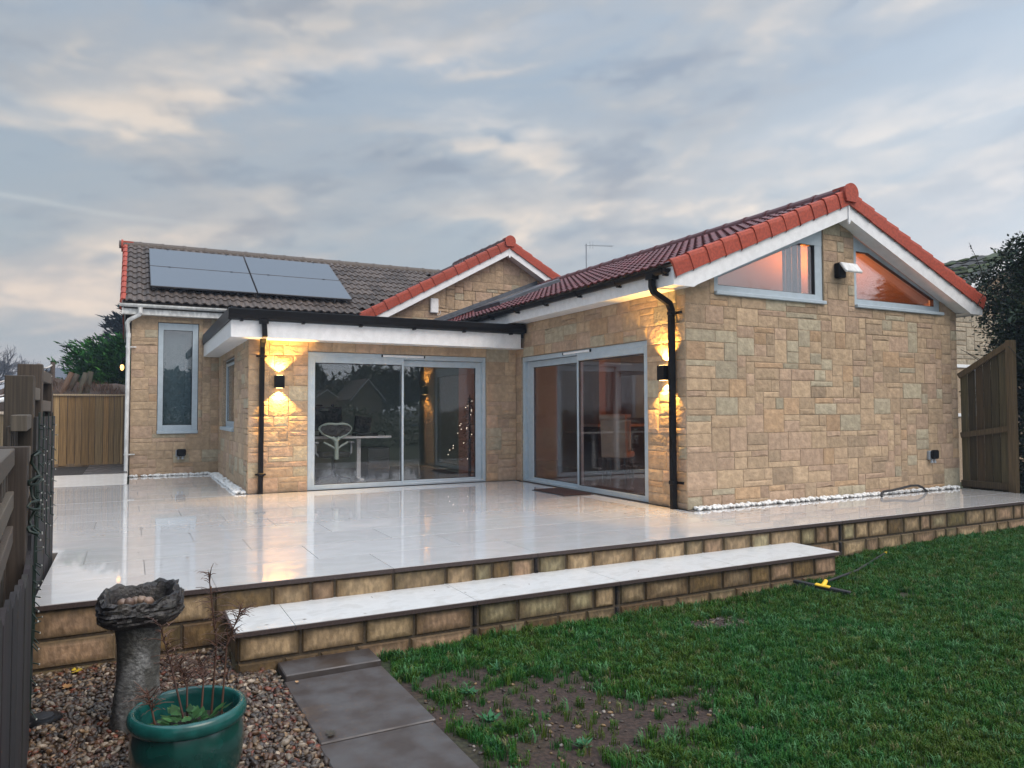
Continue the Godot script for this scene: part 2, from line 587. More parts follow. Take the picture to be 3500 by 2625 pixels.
func add_stone(b: Mb, poly: PackedVector2Array, o: Vector3, u: Vector3, w: Vector3, dep: float, ch: float, edge: Color, face: Color, inset := 0.38) -> void:
	var nn := u.cross(w).normalized()
	var ce := Vector2.ZERO
	for p in poly: ce += p
	ce /= poly.size()
	var mid := PackedVector2Array()
	var inn := PackedVector2Array()
	for p in poly:
		var dv := ce - p
		var sx := minf(ch, absf(dv.x) * 0.6) * signf(dv.x)
		var sy := minf(ch, absf(dv.y) * 0.6) * signf(dv.y)
		mid.append(p + Vector2(sx, sy))
		inn.append(p + Vector2(sx, sy) * 1.0 + dv * inset + Vector2(rng.randf_range(-1, 1), rng.randf_range(-1, 1)) * 0.012)
	var P := func(q: Vector2, h: float) -> Vector3: return o + u * q.x + w * q.y + nn * h
	var nk := poly.size()
	var hs := []
	for k in nk: hs.append(dep + rng.randf_range(-0.002, 0.002))
	var hc := dep + rng.randf_range(0.001, 0.006)
	for k in nk:
		var e := (k + 1) % nk
		b.quadc(P.call(poly[k], -0.004), P.call(poly[e], -0.004), P.call(mid[e], hs[e]), P.call(mid[k], hs[k]), edge, edge, edge, edge)
		b.quadc(P.call(mid[k], hs[k]), P.call(mid[e], hs[e]), P.call(inn[e], hc), P.call(inn[k], hc), edge, edge, face, face)
	b.col = face
	for k in range(1, nk - 1):
		b.tri(P.call(inn[0], hc), P.call(inn[k], hc), P.call(inn[k + 1], hc))

# a wall of stones on its mortar bed. outer: convex polygon in (u, w); holes: Rect2 openings. Returns [mesh, screen size] of every stone
func stone_wall(called: String, house: Node3D, o: Vector3, u: Vector3, outer: PackedVector2Array, holes: Array, ub: Array, vb: Array, bed_depth: float, top_poly := PackedVector2Array()) -> Array:
	var w := Vector3.UP
	var nn := u.cross(w).normalized()
	var bed := Mb.new()
	# bed: vertical strips between all corners
	var xs := []
	for p in outer: xs.append(p.x)
	for hr in holes:
		xs.append(hr.position.x)
		xs.append(hr.end.x)
	xs.sort()
	var lo := func(x: float) -> Vector2:
		var a := INF
		var z := -INF
		for k in outer.size():
			var p := outer[k]
			var q := outer[(k + 1) % outer.size()]
			if absf(p.x - q.x) < 1e-6: continue
			if x < minf(p.x, q.x) - 1e-6 or x > maxf(p.x, q.x) + 1e-6: continue
			var y := lerpf(p.y, q.y, (x - p.x) / (q.x - p.x))
			a = minf(a, y)
			z = maxf(z, y)
		return Vector2(a, z)
	for k in xs.size() - 1:
		if xs[k + 1] - xs[k] < 0.002: continue
		var xm: float = (xs[k] + xs[k + 1]) * 0.5
		var la: Vector2 = lo.call(xs[k] + 1e-5)
		var lb: Vector2 = lo.call(xs[k + 1] - 1e-5)
		var cuts := []
		for hr in holes:
			if hr.position.x < xm and hr.end.x > xm: cuts.append(hr)
		cuts.sort_custom(func(p, q): return p.position.y < q.position.y)
		var ya := la.x
		var yb := lb.x
		for hr in cuts:
			if hr.position.y > ya + 0.002: bed.prism(PackedVector2Array([Vector2(xs[k], ya), Vector2(xs[k + 1], yb), Vector2(xs[k + 1], hr.position.y), Vector2(xs[k], hr.position.y)]), o - nn * bed_depth, u, w, bed_depth)
			ya = hr.end.y
			yb = hr.end.y
		if la.y > ya + 0.002 or lb.y > yb + 0.002: bed.prism(PackedVector2Array([Vector2(xs[k], ya), Vector2(xs[k + 1], yb), Vector2(xs[k + 1], maxf(lb.y, yb)), Vector2(xs[k], maxf(la.y, ya))]), o - nn * bed_depth, u, w, bed_depth)
	var wall := part(called, bed, M.mortar, house)
	var out := []
	var clipper := top_poly if top_poly.size() else outer
	for rr in ashlar(lines(ub, 0.0735), lines(vb, 0.0765), holes):
		var r: Rect2 = rr
		var g := r.grow(-0.0022)
		var poly := PackedVector2Array([g.position, Vector2(g.end.x, g.position.y), g.end, Vector2(g.position.x, g.end.y)])
		var cl := Geometry2D.intersect_polygons(poly, clipper)
		if cl.is_empty(): continue
		poly = cl[0]
		if Geometry2D.is_polygon_clockwise(poly): poly.reverse()
		if poly.size() < 3: continue
		var b := Mb.new()
		var t := stone_tone()
		var e := t * rng.randf_range(0.95, 1.04)
		add_stone(b, poly, o, u, w, rng.randf_range(0.003, 0.008), 0.005, Color(e.r, e.g, e.b), t)
		var at := o + u * r.get_center().x + w * r.get_center().y
		var eye := Vector3(0, 1.2, 0) - at
		out.append([b, r.get_area() * absf(eye.normalized().dot(nn)) / eye.length_squared(), wall])
	return out

# ---------------------------------------------------------------- roofs
func tile_mesh(wid: float, len: float, amp: float, rolls: int, col: Color) -> ArrayMesh:   # x across, y out of the roof, z up the slope; the foot is at z = 0
	var b := Mb.new()
	b.col = col
	var nseg := rolls * 6
	var prev_x := 0.0
	var prev_h := 0.0
	for k in nseg + 1:
		var x := wid * k / nseg
		var ph := fmod(float(k) / nseg * rolls, 1.0)
		var hh := amp * pow(maxf(0.0, sin(PI * clampf((ph - 0.15) / 0.7, 0.0, 1.0))), 0.8)
		if k > 0:
			b.quad(Vector3(prev_x, prev_h + 0.03, 0), Vector3(prev_x, prev_h + 0.004, len), Vector3(x, hh + 0.004, len), Vector3(x, hh + 0.03, 0))
			b.quad(Vector3(prev_x, prev_h + 0.03, 0), Vector3(x, hh + 0.03, 0), Vector3(x, hh + 0.008, 0), Vector3(prev_x, prev_h + 0.008, 0))
		prev_x = x
		prev_h = hh
	return b.done()

func verge_mesh(len: float, sg: float, col: Color, lip := 0.12) -> ArrayMesh:   # x outward from the gable, y out of the roof, sg * z up the slope
	var b := Mb.new()
	b.col = col
	var prof := [Vector2(-lip, 0.035), Vector2(-0.02, 0.047), Vector2(0.014, 0.03), Vector2(0.024, -0.01), Vector2(0.022, -0.15), Vector2(0.004, -0.152)]
	var face := [Vector3(0, 1, 0), Vector3(0.4, 1, 0), Vector3(1, 0.4, 0), Vector3(1, 0, 0), Vector3(0, -1, 0)]
	for k in prof.size() - 1:
		var p: Vector2 = prof[k]
		var q: Vector2 = prof[k + 1]
		var p0 := p + Vector2(0.012, 0.016 if k < 4 else -0.006)
		var q0 := q + Vector2(0.012, 0.016 if k < 3 else -0.006)
		b.quad_to(Vector3(p0.x, p0.y, 0), Vector3(p.x, p.y, sg * len), Vector3(q.x, q.y, sg * len), Vector3(q0.x, q0.y, 0), face[k])
		b.quad_to(Vector3(p0.x, p0.y, 0), Vector3(q0.x, q0.y, 0), Vector3(q0.x - 0.03, q0.y - 0.02, 0.0), Vector3(p0.x - 0.03, p0.y - 0.02, 0.0), Vector3(0, 0, -sg))
	return b.done()

func slope_basis(across: Vector3, up_slope: Vector3) -> Basis:
	return Basis(across, up_slope.cross(across), up_slope)

# ---------------------------------------------------------------- the place
func _ready() -> void:
	rng.seed = 20231
	# camera
	var cam := Camera3D.new()
	cam.name = "camera"
	cam.fov = 55.4
	cam.near = 0.05
	cam.far = 900.0
	cam.position = Vector3(0, 1.2, 0)
	cam.rotation = Vector3(deg_to_rad(2.114), deg_to_rad(-27.556), deg_to_rad(-0.173))
	add_child(cam)
	# sky, light, exposure
	var env := Environment.new()
	env.background_mode = Environment.BG_SKY
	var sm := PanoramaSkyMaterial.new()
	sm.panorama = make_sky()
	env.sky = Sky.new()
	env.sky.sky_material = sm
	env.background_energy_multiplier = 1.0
	env.tonemap_mode = Environment.TONE_MAPPER_LINEAR
	env.tonemap_exposure = 1.5
	env.sdfgi_enabled = true
	env.ssao_enabled = true
	env.ssil_enabled = true
	env.fog_enabled = true
	env.fog_density = 0.0015
	env.fog_light_color = Color(0.62, 0.68, 0.76)
	var we := WorldEnvironment.new()
	we.name = "world_environment"
	we.environment = env
	add_child(we)
	var sun := DirectionalLight3D.new()
	sun.name = "afterglow_sun"
	sun.light_energy = 0.5
	sun.light_color = Color(1.0, 0.93, 0.86)
	sun.light_angular_distance = 40.0
	sun.shadow_enabled = true
	add_child(sun)
	sun.look_at_from_position(Vector3(3.5, 8.2, 6.5), Vector3.ZERO)

	make_materials()
	build_ground()
	build_patio()
	build_house()
	build_fittings()
	build_interior()
	build_left_fence()
	build_back_left()
	build_right()
	build_behind()
	build_garden_things()
	build_planting()

# ---- ground
func soil_at(x: float, z: float) -> float:   # 1 where the lawn is worn to bare earth
	var s := 0.0
	for p in [[2.05, -3.75, 0.95, 0.42], [2.35, -3.2, 0.9, 0.45], [1.75, -4.2, 0.5, 0.25], [4.1, -4.35, 0.48, 0.20], [1.7, -2.9, 0.5, 0.4], [10.0, -4.4, 0.6, 0.35], [6.1, -4.15, 0.16, 0.10]]:
		var q := Vector2((x - p[0]) / p[2], (z - p[1]) / p[3])
		s = maxf(s, 1.25 - q.length())
	return clampf(s, 0.0, 1.0)

func ground_y(x: float, z: float) -> float:
	return GY + 0.10 * smoothstep(4.5, 9.5, x) + 0.012 * sin(x * 3.1) * sin(z * 2.7 + x)

func build_ground() -> void:
	var b := Mb.new()
	# far sheet
	b.col = Color(0.035, 0.045, 0.02)
	for q in [[-320.0, -420.0, 420.0, -30.0], [-320.0, 20.0, 420.0, 220.0], [-320.0, -30.0, -14.0, 20.0], [26.0, -30.0, 420.0, 20.0]]:
		b.quad(Vector3(q[0], GY - 0.05, q[3]), Vector3(q[2], GY - 0.05, q[3]), Vector3(q[2], GY - 0.05, q[1]), Vector3(q[0], GY - 0.05, q[1]))
	struct("ground", b, M.ground, "dark damp ground that reaches the horizon beyond the gardens")
	# lawn near the viewer
	var l := Mb.new()
	var ns := FastNoiseLite.new()
	ns.seed = 5
	ns.frequency = 2.2
	var gx := []
	var x := -14.0
	while x < 26.0:
		gx.append(x)
		x += 0.10 if x > 0.8 and x < 8.0 else (0.4 if x > -1.5 and x < 14.0 else 3.0)
	gx.append(26.0)
	var gz := []
	var z := -30.0
	while z < 20.0:
		gz.append(z)
		z += 0.10 if z > -5.6 and z < -1.5 else (0.5 if z > -8.0 and z < 2.0 else 4.0)
	gz.append(20.0)
	var colat := func(px: float, pz: float) -> Color:
		var s := clampf(soil_at(px, pz) * 1.6 + ns.get_noise_2d(px, pz) * 0.5, 0.0, 1.0)
		return Color(0.028, 0.040, 0.014).lerp(Color(0.050, 0.031, 0.020), s)
	for i in gx.size() - 1:
		for j in gz.size() - 1:
			var p := [Vector2(gx[i], gz[j + 1]), Vector2(gx[i + 1], gz[j + 1]), Vector2(gx[i + 1], gz[j]), Vector2(gx[i], gz[j])]
			var P := []
			for q in p: P.append(Vector3(q.x, ground_y(q.x, q.y) - 0.012, q.y))
			b = l
			l.quadc(P[0], P[1], P[2], P[3], colat.call(p[0].x, p[0].y), colat.call(p[1].x, p[1].y), colat.call(p[2].x, p[2].y), colat.call(p[3].x, p[3].y))
	struct("lawn", l, M.ground, "worn winter lawn sloping along the patio steps")
	# gravel bed left of the path
	var g := Mb.new()
	g.col = Color(0.06, 0.045, 0.035)
	g.quad(Vector3(-0.62, GY + 0.006, 0.3), Vector3(0.84, GY + 0.006, 0.3), Vector3(0.84, GY + 0.006, -5.46), Vector3(-0.62, GY + 0.006, -5.46))
	struct("gravel_bed", g, M.ground, "gravel bed between the old fence and the slab path")

func build_planting() -> void:
	# grass: tufts of bent blades
	var tuft := Mb.new()
	for k in 12:
		var a := rng.randf() * TAU
		var r := rng.randf() * 0.02
		var o := Vector3(cos(a) * r, 0, sin(a) * r)
		var a2 := rng.randf() * TAU
		var out := Vector3(cos(a2), 0, sin(a2))
		var side := Vector3(-out.z, 0, out.x) * 0.0021
		var h := rng.randf_range(0.026, 0.056)
		var bend := rng.randf_range(0.15, 0.95)
		var p1 := o + Vector3.UP * h * 0.6 + out * h * 0.25 * bend
		var p2 := o + Vector3.UP * h * (1.0 - 0.35 * bend) + out * h * 0.8 * bend
		var k2 := rng.randf_range(0.7, 1.25)
		tuft.col = Color(k2 * 0.95, k2, k2 * 0.9)
		tuft.quad(o - side, o + side, p1 + side * 0.8, p1 - side * 0.8)
		tuft.tri(p1 - side * 0.8, p1 + side * 0.8, p2)
	var ns := FastNoiseLite.new()
	ns.seed = 15
	ns.frequency = 0.9
	var n2 := FastNoiseLite.new()
	n2.seed = 16
	n2.frequency = 3.0
	var tr := []
	var cl := []
	for k in 100000:
		var x := rng.randf_range(1.42, 13.0)
		var z := rng.randf_range(-5.44, -1.6)
		if x < 1.5 + 0.05 * sin(z * 9.0): continue
		if x < 6.12 and z < -4.86: continue
		if x > 7.0 and z > -2.6 and rng.randf() < 0.5: continue
		var s := soil_at(x, z) * 1.6 + n2.get_noise_2d(x, z) * 0.6
		if s > rng.randf_range(0.3, 1.05) and rng.randf() < 0.945: continue
		var big := smoothstep(0.05, 0.5, s) * 0.35 + smoothstep(0.2, 0.6, n2.get_noise_2d(x * 0.7 + 40.0, z * 0.7)) * 0.5
		if z < -4.72 and x < 6.3 or z < -5.3: big += 0.3
		var sc := rng.randf_range(0.75, 1.15) + big * 0.6
		tr.append(Transform3D(Basis(Vector3.UP, rng.randf() * TAU).scaled(Vector3(sc * (1.0 if k % 2 else -1.0), sc * rng.randf_range(0.6, 1.35) * (0.8 + 0.5 * clampf(n2.get_noise_2d(x * 1.5 + 9.0, z * 1.5) + 0.4, 0.0, 1.0)), sc)), Vector3(x, ground_y(x, z) - 0.012, z)))
		var m := ns.get_noise_2d(x, z) * 0.5 + rng.randf_range(-0.35, 0.35)
		var c := Color(0.030, 0.125, 0.016).lerp(Color(0.085, 0.125, 0.018), clampf(m * 1.3 + 0.3, 0, 1)).lerp(Color(0.030, 0.14, 0.045), clampf(-m * 1.2 + 0.05, 0.0, 1.0)) * rng.randf_range(0.6, 1.0)
		var odd := rng.randf()
		if odd < 0.035: c = Color(0.17, 0.165, 0.075)
		elif odd < 0.08:
			c = Color(0.065, 0.165, 0.065)
			tr[-1] = tr[-1].scaled_local(Vector3(1.5, 1.25, 1.5))
		cl.append(c)
	tag(many("grass", tuft.done(), M.grass, tr, cl), "short damp green grass covering the lawn", "grass")
	# gravel chippings
	var ns3 := FastNoiseLite.new()
	ns3.frequency = 0.03
	var rock := Mb.new()
	rock.blob(Vector3.ZERO, Vector3(0.0165, 0.0092, 0.0122), 0.6, ns3, 5, 7)
	var rock_mesh := rock.done()
	var pal := [Color(0.20, 0.11, 0.06), Color(0.13, 0.08, 0.055), Color(0.38, 0.30, 0.22), Color(0.24, 0.13, 0.08), Color(0.10, 0.085, 0.075), Color(0.52, 0.46, 0.38), Color(0.17, 0.13, 0.10), Color(0.30, 0.19, 0.11), Color(0.09, 0.06, 0.045), Color(0.22, 0.20, 0.18), Color(0.30, 0.09, 0.045), Color(0.62, 0.54, 0.44), Color(0.15, 0.075, 0.04), Color(0.46, 0.33, 0.2)]
	tr = []
	cl = []
	for k in 15500:
		var x := rng.randf_range(-0.6, 0.835)
		var z := rng.randf_range(-5.44, -2.2)
		if x > 0.6 and z < -4.87: continue
		var sc := rng.randf_range(0.55, 1.4)
		var bs := Basis.from_euler(Vector3(rng.randf_range(-1.1, 1.1) + (PI if k % 2 else 0.0), rng.randf() * TAU, rng.randf_range(-0.8, 0.8))).scaled(Vector3.ONE * sc)
		tr.append(Transform3D(bs, Vector3(x, GY + 0.008 + rng.randf() * 0.024, z)))
		var c: Color = pal[rng.randi() % pal.size()]
		cl.append(c * Color(0.42, 0.385, 0.35) * rng.randf_range(0.32, 1.45))
	tag(many("gravel", rock_mesh, M.pebble, tr, cl), "brown, cream and rusty gravel chippings filling the bed", "gravel")
	# white pebbles along the walls
	var pb := []
	for k in 3:
		var b := Mb.new()
		b.blob(Vector3.ZERO, Vector3(0.032, 0.021, 0.024), 0.3, ns3, 6, 8)
		ns3.seed += 1
		pb.append(b.done())
	for strip in [["white pebble margin under the wide gable wall", 430, Vector2(6.05, GZ + 0.015), Vector2(11.28, GZ + 0.115)], ["white pebble margin beside the small side window wall", 420, Vector2(BX - 0.15, -15.2), Vector2(BX - 0.015, -11.34)], ["white pebble margin below the tall narrow window", 130, Vector2(0.0, MZ + 0.015), Vector2(1.42, MZ + 0.11)]]:
		var trs := []
		var cls := []
		for k in strip[1]:
			var x := rng.randf_range(strip[2].x, strip[3].x)
			var z := rng.randf_range(strip[2].y, strip[3].y)
			var sc := rng.randf_range(0.6, 1.2)
			trs.append(Transform3D(Basis.from_euler(Vector3(rng.randf_range(-0.5, 0.5), rng.randf() * TAU, rng.randf_range(-0.5, 0.5))).scaled(Vector3.ONE * sc), Vector3(x, 0.008 + rng.randf() * 0.02, z)))
			cls.append(Color.WHITE * rng.randf_range(0.78, 1.0))
		var o := many("white_pebbles", pb[rng.randi() % 3], M.whitestone, trs, cls)
		tag(o, strip[0], "pebbles")
	# mud streaks and leaf bits left on the wet tiles
	var bit := Mb.new()
	bit.leaf(Vector3.ZERO, Vector3.RIGHT, Vector3.BACK, 0.05, 0.012)
	var trs_d := []
	var cls_d := []
	for k in 190:
		var u := rng.randf()
		var px := lerpf(4.3, 7.6, u) + rng.randf_range(-0.5, 0.5)
		var pz := lerpf(-8.6, -6.1, pow(u, 0.6)) + rng.randf_range(-0.5, 0.4)
		if px > 5.85 and pz < -6.8: continue
		trs_d.append(Transform3D(Basis(Vector3.UP, rng.randf_range(-0.5, 0.2)).scaled(Vector3(rng.randf_range(0.5, 2.2), 1, rng.randf_range(0.5, 1.5))), Vector3(px, 0.002, pz)))
		cls_d.append(Color(0.34, 0.19, 0.10) * rng.randf_range(0.5, 1.3))
	for k in 40:
		trs_d.append(Transform3D(Basis(Vector3.UP, rng.randf() * TAU).scaled(Vector3(rng.randf_range(0.3, 0.8), 1, rng.randf_range(0.6, 1.5))), Vector3(rng.randf_range(-0.3, 6.0), 0.002 if k % 3 else -0.168, rng.randf_range(-10.5, -5.6) if k % 3 else rng.randf_range(-5.4, -4.9))))
		cls_d.append(Color(0.08, 0.05, 0.03) * rng.randf_range(0.5, 1.5))
	tag(many("mud_streaks", bit.done(), M.vcol, trs_d, cls_d), "brown mud streaks and leaf bits on the wet patio tiles", "mud")
	# low weeds and leaves in the worn patches
	var spots := [Vector3(1.78, 0, -3.95), Vector3(1.72, 0, -3.55), Vector3(2.0, 0, -3.1), Vector3(1.62, 0, -3.25), Vector3(2.1, 0, -4.25), Vector3(1.55, 0, -2.95)]
	for k in spots.size():
		var b := Mb.new()
		var o: Vector3 = spots[k]
		o.y = ground_y(o.x, o.z)
		for j in 26:
			var a := rng.randf() * TAU
			var d := Vector3(cos(a), rng.randf_range(0.25, 0.9), sin(a)).normalized()
			var side := Vector3(-sin(a), 0, cos(a))
			var c := rng.randf_range(0.7, 1.2)
			b.col = Color(0.03 * c, 0.12 * c, 0.045 * c)
			b.leaf(Vector3(rng.randf_range(-0.03, 0.03), 0, rng.randf_range(-0.03, 0.03)), d, side, rng.randf_range(0.035, 0.07), rng.randf_range(0.014, 0.026))
		var w := part("weed", b, M.leaf, self)
		w.position = o
		tag(w, ["leafy green weed at the path edge beside bare soil", "small broad-leaved weed touching the second path slab", "weed clump in the middle of the bare earth", "weed sprouting next to the nearest slab joint", "lone weed at the far rim of the worn patch", "weed nearest to the viewer on the path edge"][k], "weed", "weeds in the worn lawn")
	# stones and fallen leaves on the bare earth
	var trs := []
	var cls := []
	for k in 650:
		var p: Array = [[2.05, -3.7, 0.8, 0.45], [2.3, -3.2, 0.8, 0.45], [4.1, -4.35, 0.4, 0.15]][rng.randi() % 3]
		var x: float = p[0] + rng.randf_range(-1, 1) * p[2]
		var z: float = p[1] + rng.randf_range(-1, 1) * p[3]
		if x < 1.5: continue
		trs.append(Transform3D(Basis.from_euler(Vector3(rng.randf_range(-0.6, 0.6), rng.randf() * TAU, 0)).scaled(Vector3.ONE * rng.randf_range(0.3, 1.0)), Vector3(x, ground_y(x, z) - 0.008, z)))
		var t := rng.randf()
		cls.append((Color(0.085, 0.055, 0.038) if t < 0.7 else (Color(0.28, 0.17, 0.07) if t < 0.9 else Color(0.30, 0.26, 0.22))) * rng.randf_range(0.3, 0.9))
	tag(many("soil_crumbs", rock_mesh, M.pebble, trs, cls), "clods, small stones and leaf bits on the bare earth", "soil")

# ---- patio
func tile_rects(zone: Rect2) -> Array:
	var out := []
	for r in 24:
		var z1 := FRONT - 0.645 * r
		var z0 := z1 - 0.645
		if z0 > zone.end.y or z1 < zone.position.y: continue
		var off := 0.54 - 0.425 * (r % 3)
		for k in range(-4, 12):
			var t := Rect2(off + 1.2645 * k + 0.0028, z0 + 0.0028, 1.2589, 0.6394)
			var cl := t.intersection(zone)
			if cl.size.x > 0.02 and cl.size.y > 0.02: out.append(cl)
	return out

func build_patio() -> void:
	var zones := [Rect2(-0.53, -6.73, 11.83, 6.73 + FRONT), Rect2(-0.53, -11.22, 6.44, 4.49), Rect2(-1.7, -13.75, 3.08, 2.53), Rect2(0.0, -15.19, 1.38, 1.44), Rect2(-1.7, -11.22, 1.17, 3.8)]
	var base := Mb.new()
	for q in [[-0.53, -6.73, 11.3, FRONT - 0.03], [-0.53, -11.27, 5.96, -6.73], [-1.7, -13.8, 1.53, -11.27], [0.0, -15.29, 1.53, -13.8], [-1.7, -11.27, -0.53, -7.4], [5.96, -6.88, 11.3, -6.73]]:
		base.span(Vector3(q[0], GY - 0.1, q[1]), Vector3(q[2], -0.0045, q[3]))
	var patio := struct("patio", base, M.grout, "wet pale porcelain patio wrapped round the house")
	for zn in zones:
		for r in tile_rects(zn):
			var b := Mb.new()
			var k := rng.randf_range(0.90, 1.0)
			b.col = Color(0.68 * k, 0.682 * k, 0.685 * k)
			var y := 0.0
			b.span(Vector3(r.position.x, -0.022, r.position.y), Vector3(r.end.x, y, r.end.y))
			part("paving_tile", b, M.tile, patio)
	# dark porcelain edge
	for k in 10:
		var x0 := maxf(-0.53, 0.54 + 1.2645 * (k - 1) + 0.002)
		var x1 := minf(11.3, 0.54 + 1.2645 * k - 0.002)
		if x1 <= x0: continue
		var b := Mb.new()
		b.span(Vector3(x0, -0.032, FRONT), Vector3(x1, -0.0035, FRONT + 0.012))
		part("tile_edge", b, M.edge, patio)
	# drain slots at the doors
	for q in [[Vector3(1.53, -0.02, DZ + 0.004), Vector3(5.9, -0.002, -11.222)], [Vector3(5.912, -0.02, -11.2), Vector3(5.966, -0.002, -6.74)]]:
		var b := Mb.new()
		b.span(q[0], q[1])
		part("drain_slot", b, M.black, patio)
	# ramp and slabs behind, up to the new fence
	var r := Mb.new()
	r.col = Color(0.70, 0.67, 0.63)
	r.quad(Vector3(-1.7, 0.002, -13.75), Vector3(-0.03, 0.002, -13.72), Vector3(-0.03, 0.12, -14.66), Vector3(-1.7, 0.12, -14.7))
	part("ramp_tile", r, M.tile, patio)
	var sl := Mb.new()
	sl.span(Vector3(-0.72, -0.2, -17.4), Vector3(-0.03, 0.118, -14.67))
	var slab := part("concrete_slab", sl, M.path, patio)
	tag(slab, "grey concrete slab before the new fence")
	var bed := Mb.new()
	bed.span(Vector3(-1.7, -0.2, -17.4), Vector3(-0.725, 0.09, -14.71))
	part("soil_bed", bed, M.soil, patio)

	# riser wall under the patio, of stained stones
	var wall := thing("retaining_wall", "low stained stone retaining wall under the patio edge", "wall")
	var bk := Mb.new()
	bk.span(Vector3(-0.53, GY - 0.1, FRONT - 0.029), Vector3(11.3, -0.033, FRONT - 0.022))
	part("mortar_bed", bk, M.wetmortar, wall)
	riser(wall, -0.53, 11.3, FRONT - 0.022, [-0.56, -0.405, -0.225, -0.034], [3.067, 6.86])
	var step := thing("patio_step", "long stone step with pale porcelain treads below the patio", "step")
	var sb := Mb.new()
	sb.span(Vector3(0.62, GY - 0.1, -5.452), Vector3(6.09, -0.196, -4.90))
	part("mortar_bed", sb, M.wetmortar, step)
	riser(step, 0.615, 6.09, -4.90, [-0.56, -0.372, -0.198], [2.245, 3.505])
	riser_end(step, 0.62, -5.44, -4.905, true)
	riser_end(step, 6.085, -5.44, -4.905, false)
	var xs := [0.6, 0.96, 2.245, 3.505, 4.77, 6.11]
	for k in 5:
		var b := Mb.new()
		var kk := rng.randf_range(0.94, 1.0)
		b.col = Color(0.58 * kk, 0.585 * kk, 0.58 * kk)
		b.span(Vector3(xs[k] + 0.002, -0.195, FRONT - 0.02), Vector3(xs[k + 1] - 0.002, -0.17, -4.862))
		part("step_tile", b, M.steptile, step)
		var e := Mb.new()
		e.span(Vector3(xs[k] + 0.002, -0.2, -4.862), Vector3(xs[k + 1] - 0.002, -0.173, -4.85))
		part("tile_edge", e, M.edge, step)
	var e2 := Mb.new()
	e2.span(Vector3(0.588, -0.2, FRONT - 0.02), Vector3(0.6, -0.173, -4.85))
	part("tile_edge", e2, M.edge, step)

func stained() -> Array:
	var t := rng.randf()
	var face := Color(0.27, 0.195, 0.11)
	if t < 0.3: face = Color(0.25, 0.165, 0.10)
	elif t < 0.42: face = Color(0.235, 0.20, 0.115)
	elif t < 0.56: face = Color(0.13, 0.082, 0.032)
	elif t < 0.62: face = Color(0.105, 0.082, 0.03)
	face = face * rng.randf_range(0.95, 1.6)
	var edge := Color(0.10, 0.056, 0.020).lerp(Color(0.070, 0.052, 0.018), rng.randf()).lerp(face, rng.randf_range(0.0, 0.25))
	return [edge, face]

# black drip stains under the joints of the edge tiles
func riser(parent: Node3D, x0: float, x1: float, z: float, ys: Array, drips: Array) -> void:
	for j in ys.size() - 1:
		var x := x0
		while x < x1 - 0.02:
			var wd := rng.randf_range(0.16, 0.48)
			var drip := false
			for jx in drips:
				if jx > x - 0.001 and jx < x + wd + 0.06 and absf(jx - x) > 0.05: wd = jx - 0.025 - x
				elif absf(jx - 0.025 - x) < 0.012:
					wd = 0.05
					drip = true
			if wd < 0.05: wd = 0.05
			if x + wd > x1 - 0.12: wd = x1 - x
			var b := Mb.new()
			var s := stained()
			if drip and rng.randf() < 0.8: s = [Color(0.012, 0.010, 0.008), Color(0.02, 0.015, 0.010)]
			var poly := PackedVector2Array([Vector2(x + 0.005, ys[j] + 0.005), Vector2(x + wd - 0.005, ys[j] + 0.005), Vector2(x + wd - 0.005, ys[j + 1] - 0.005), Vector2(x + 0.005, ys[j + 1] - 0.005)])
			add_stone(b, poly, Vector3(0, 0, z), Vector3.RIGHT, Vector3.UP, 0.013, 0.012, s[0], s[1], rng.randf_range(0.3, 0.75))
			part("stone", b, M.rstone, parent)
			x += wd

func riser_end(parent: Node3D, x: float, z0: float, z1: float, left: bool) -> void:
	for q in [[-0.56, -0.372], [-0.372, -0.198]]:
		for h in 2:
			var a := lerpf(0, z1 - z0, h * 0.45)
			var e := lerpf(0, z1 - z0, 0.45 if h == 0 else 1.0)
			var b := Mb.new()
			var s := stained()
			var poly := PackedVector2Array([Vector2(a + 0.005, q[0] + 0.005), Vector2(e - 0.005, q[0] + 0.005), Vector2(e - 0.005, q[1] - 0.005), Vector2(a + 0.005, q[1] - 0.005)])
			if left: add_stone(b, poly, Vector3(x, 0, z0), Vector3.BACK, Vector3.UP, 0.012, 0.01, s[0], s[1])
			else: add_stone(b, poly, Vector3(x, 0, z1), Vector3.FORWARD, Vector3.UP, 0.012, 0.01, s[0], s[1])
			part("stone", b, M.rstone, parent)

# ---- house
var house: Node3D

func bspan(b: Mb, o: Vector3, u: Vector3, x0: float, x1: float, y0: float, y1: float, d0: float, d1: float) -> void:   # box in a wall's own frame: along, up, out
	var nn := u.cross(Vector3.UP)
	b.box(o + u * (x0 + x1) * 0.5 + Vector3.UP * (y0 + y1) * 0.5 + nn * (d0 + d1) * 0.5, Vector3(x1 - x0, y1 - y0, d1 - d0), Basis(u, Vector3.UP, nn))

func bbev(b: Mb, o: Vector3, u: Vector3, x0: float, x1: float, y0: float, y1: float, d0: float, d1: float, w := 0.004) -> void:
	var nn := u.cross(Vector3.UP)
	b.bevel(o + u * (x0 + x1) * 0.5 + Vector3.UP * (y0 + y1) * 0.5 + nn * (d0 + d1) * 0.5, Vector3(x1 - x0, y1 - y0, d1 - d0), w, Basis(u, Vector3.UP, nn))

func rect_frame(b: Mb, o: Vector3, u: Vector3, x0: float, x1: float, y0: float, y1: float, l: float, r: float, bo: float, t: float, d0: float, d1: float) -> void:
	bbev(b, o, u, x0, x0 + l, y0, y1, d0, d1)
	bbev(b, o, u, x1 - r, x1, y0, y1, d0, d1)
	bbev(b, o, u, x0 + l, x1 - r, y1 - t, y1, d0, d1 - 0.001)
	bbev(b, o, u, x0 + l, x1 - r, y0, y0 + bo, d0, d1 - 0.001)

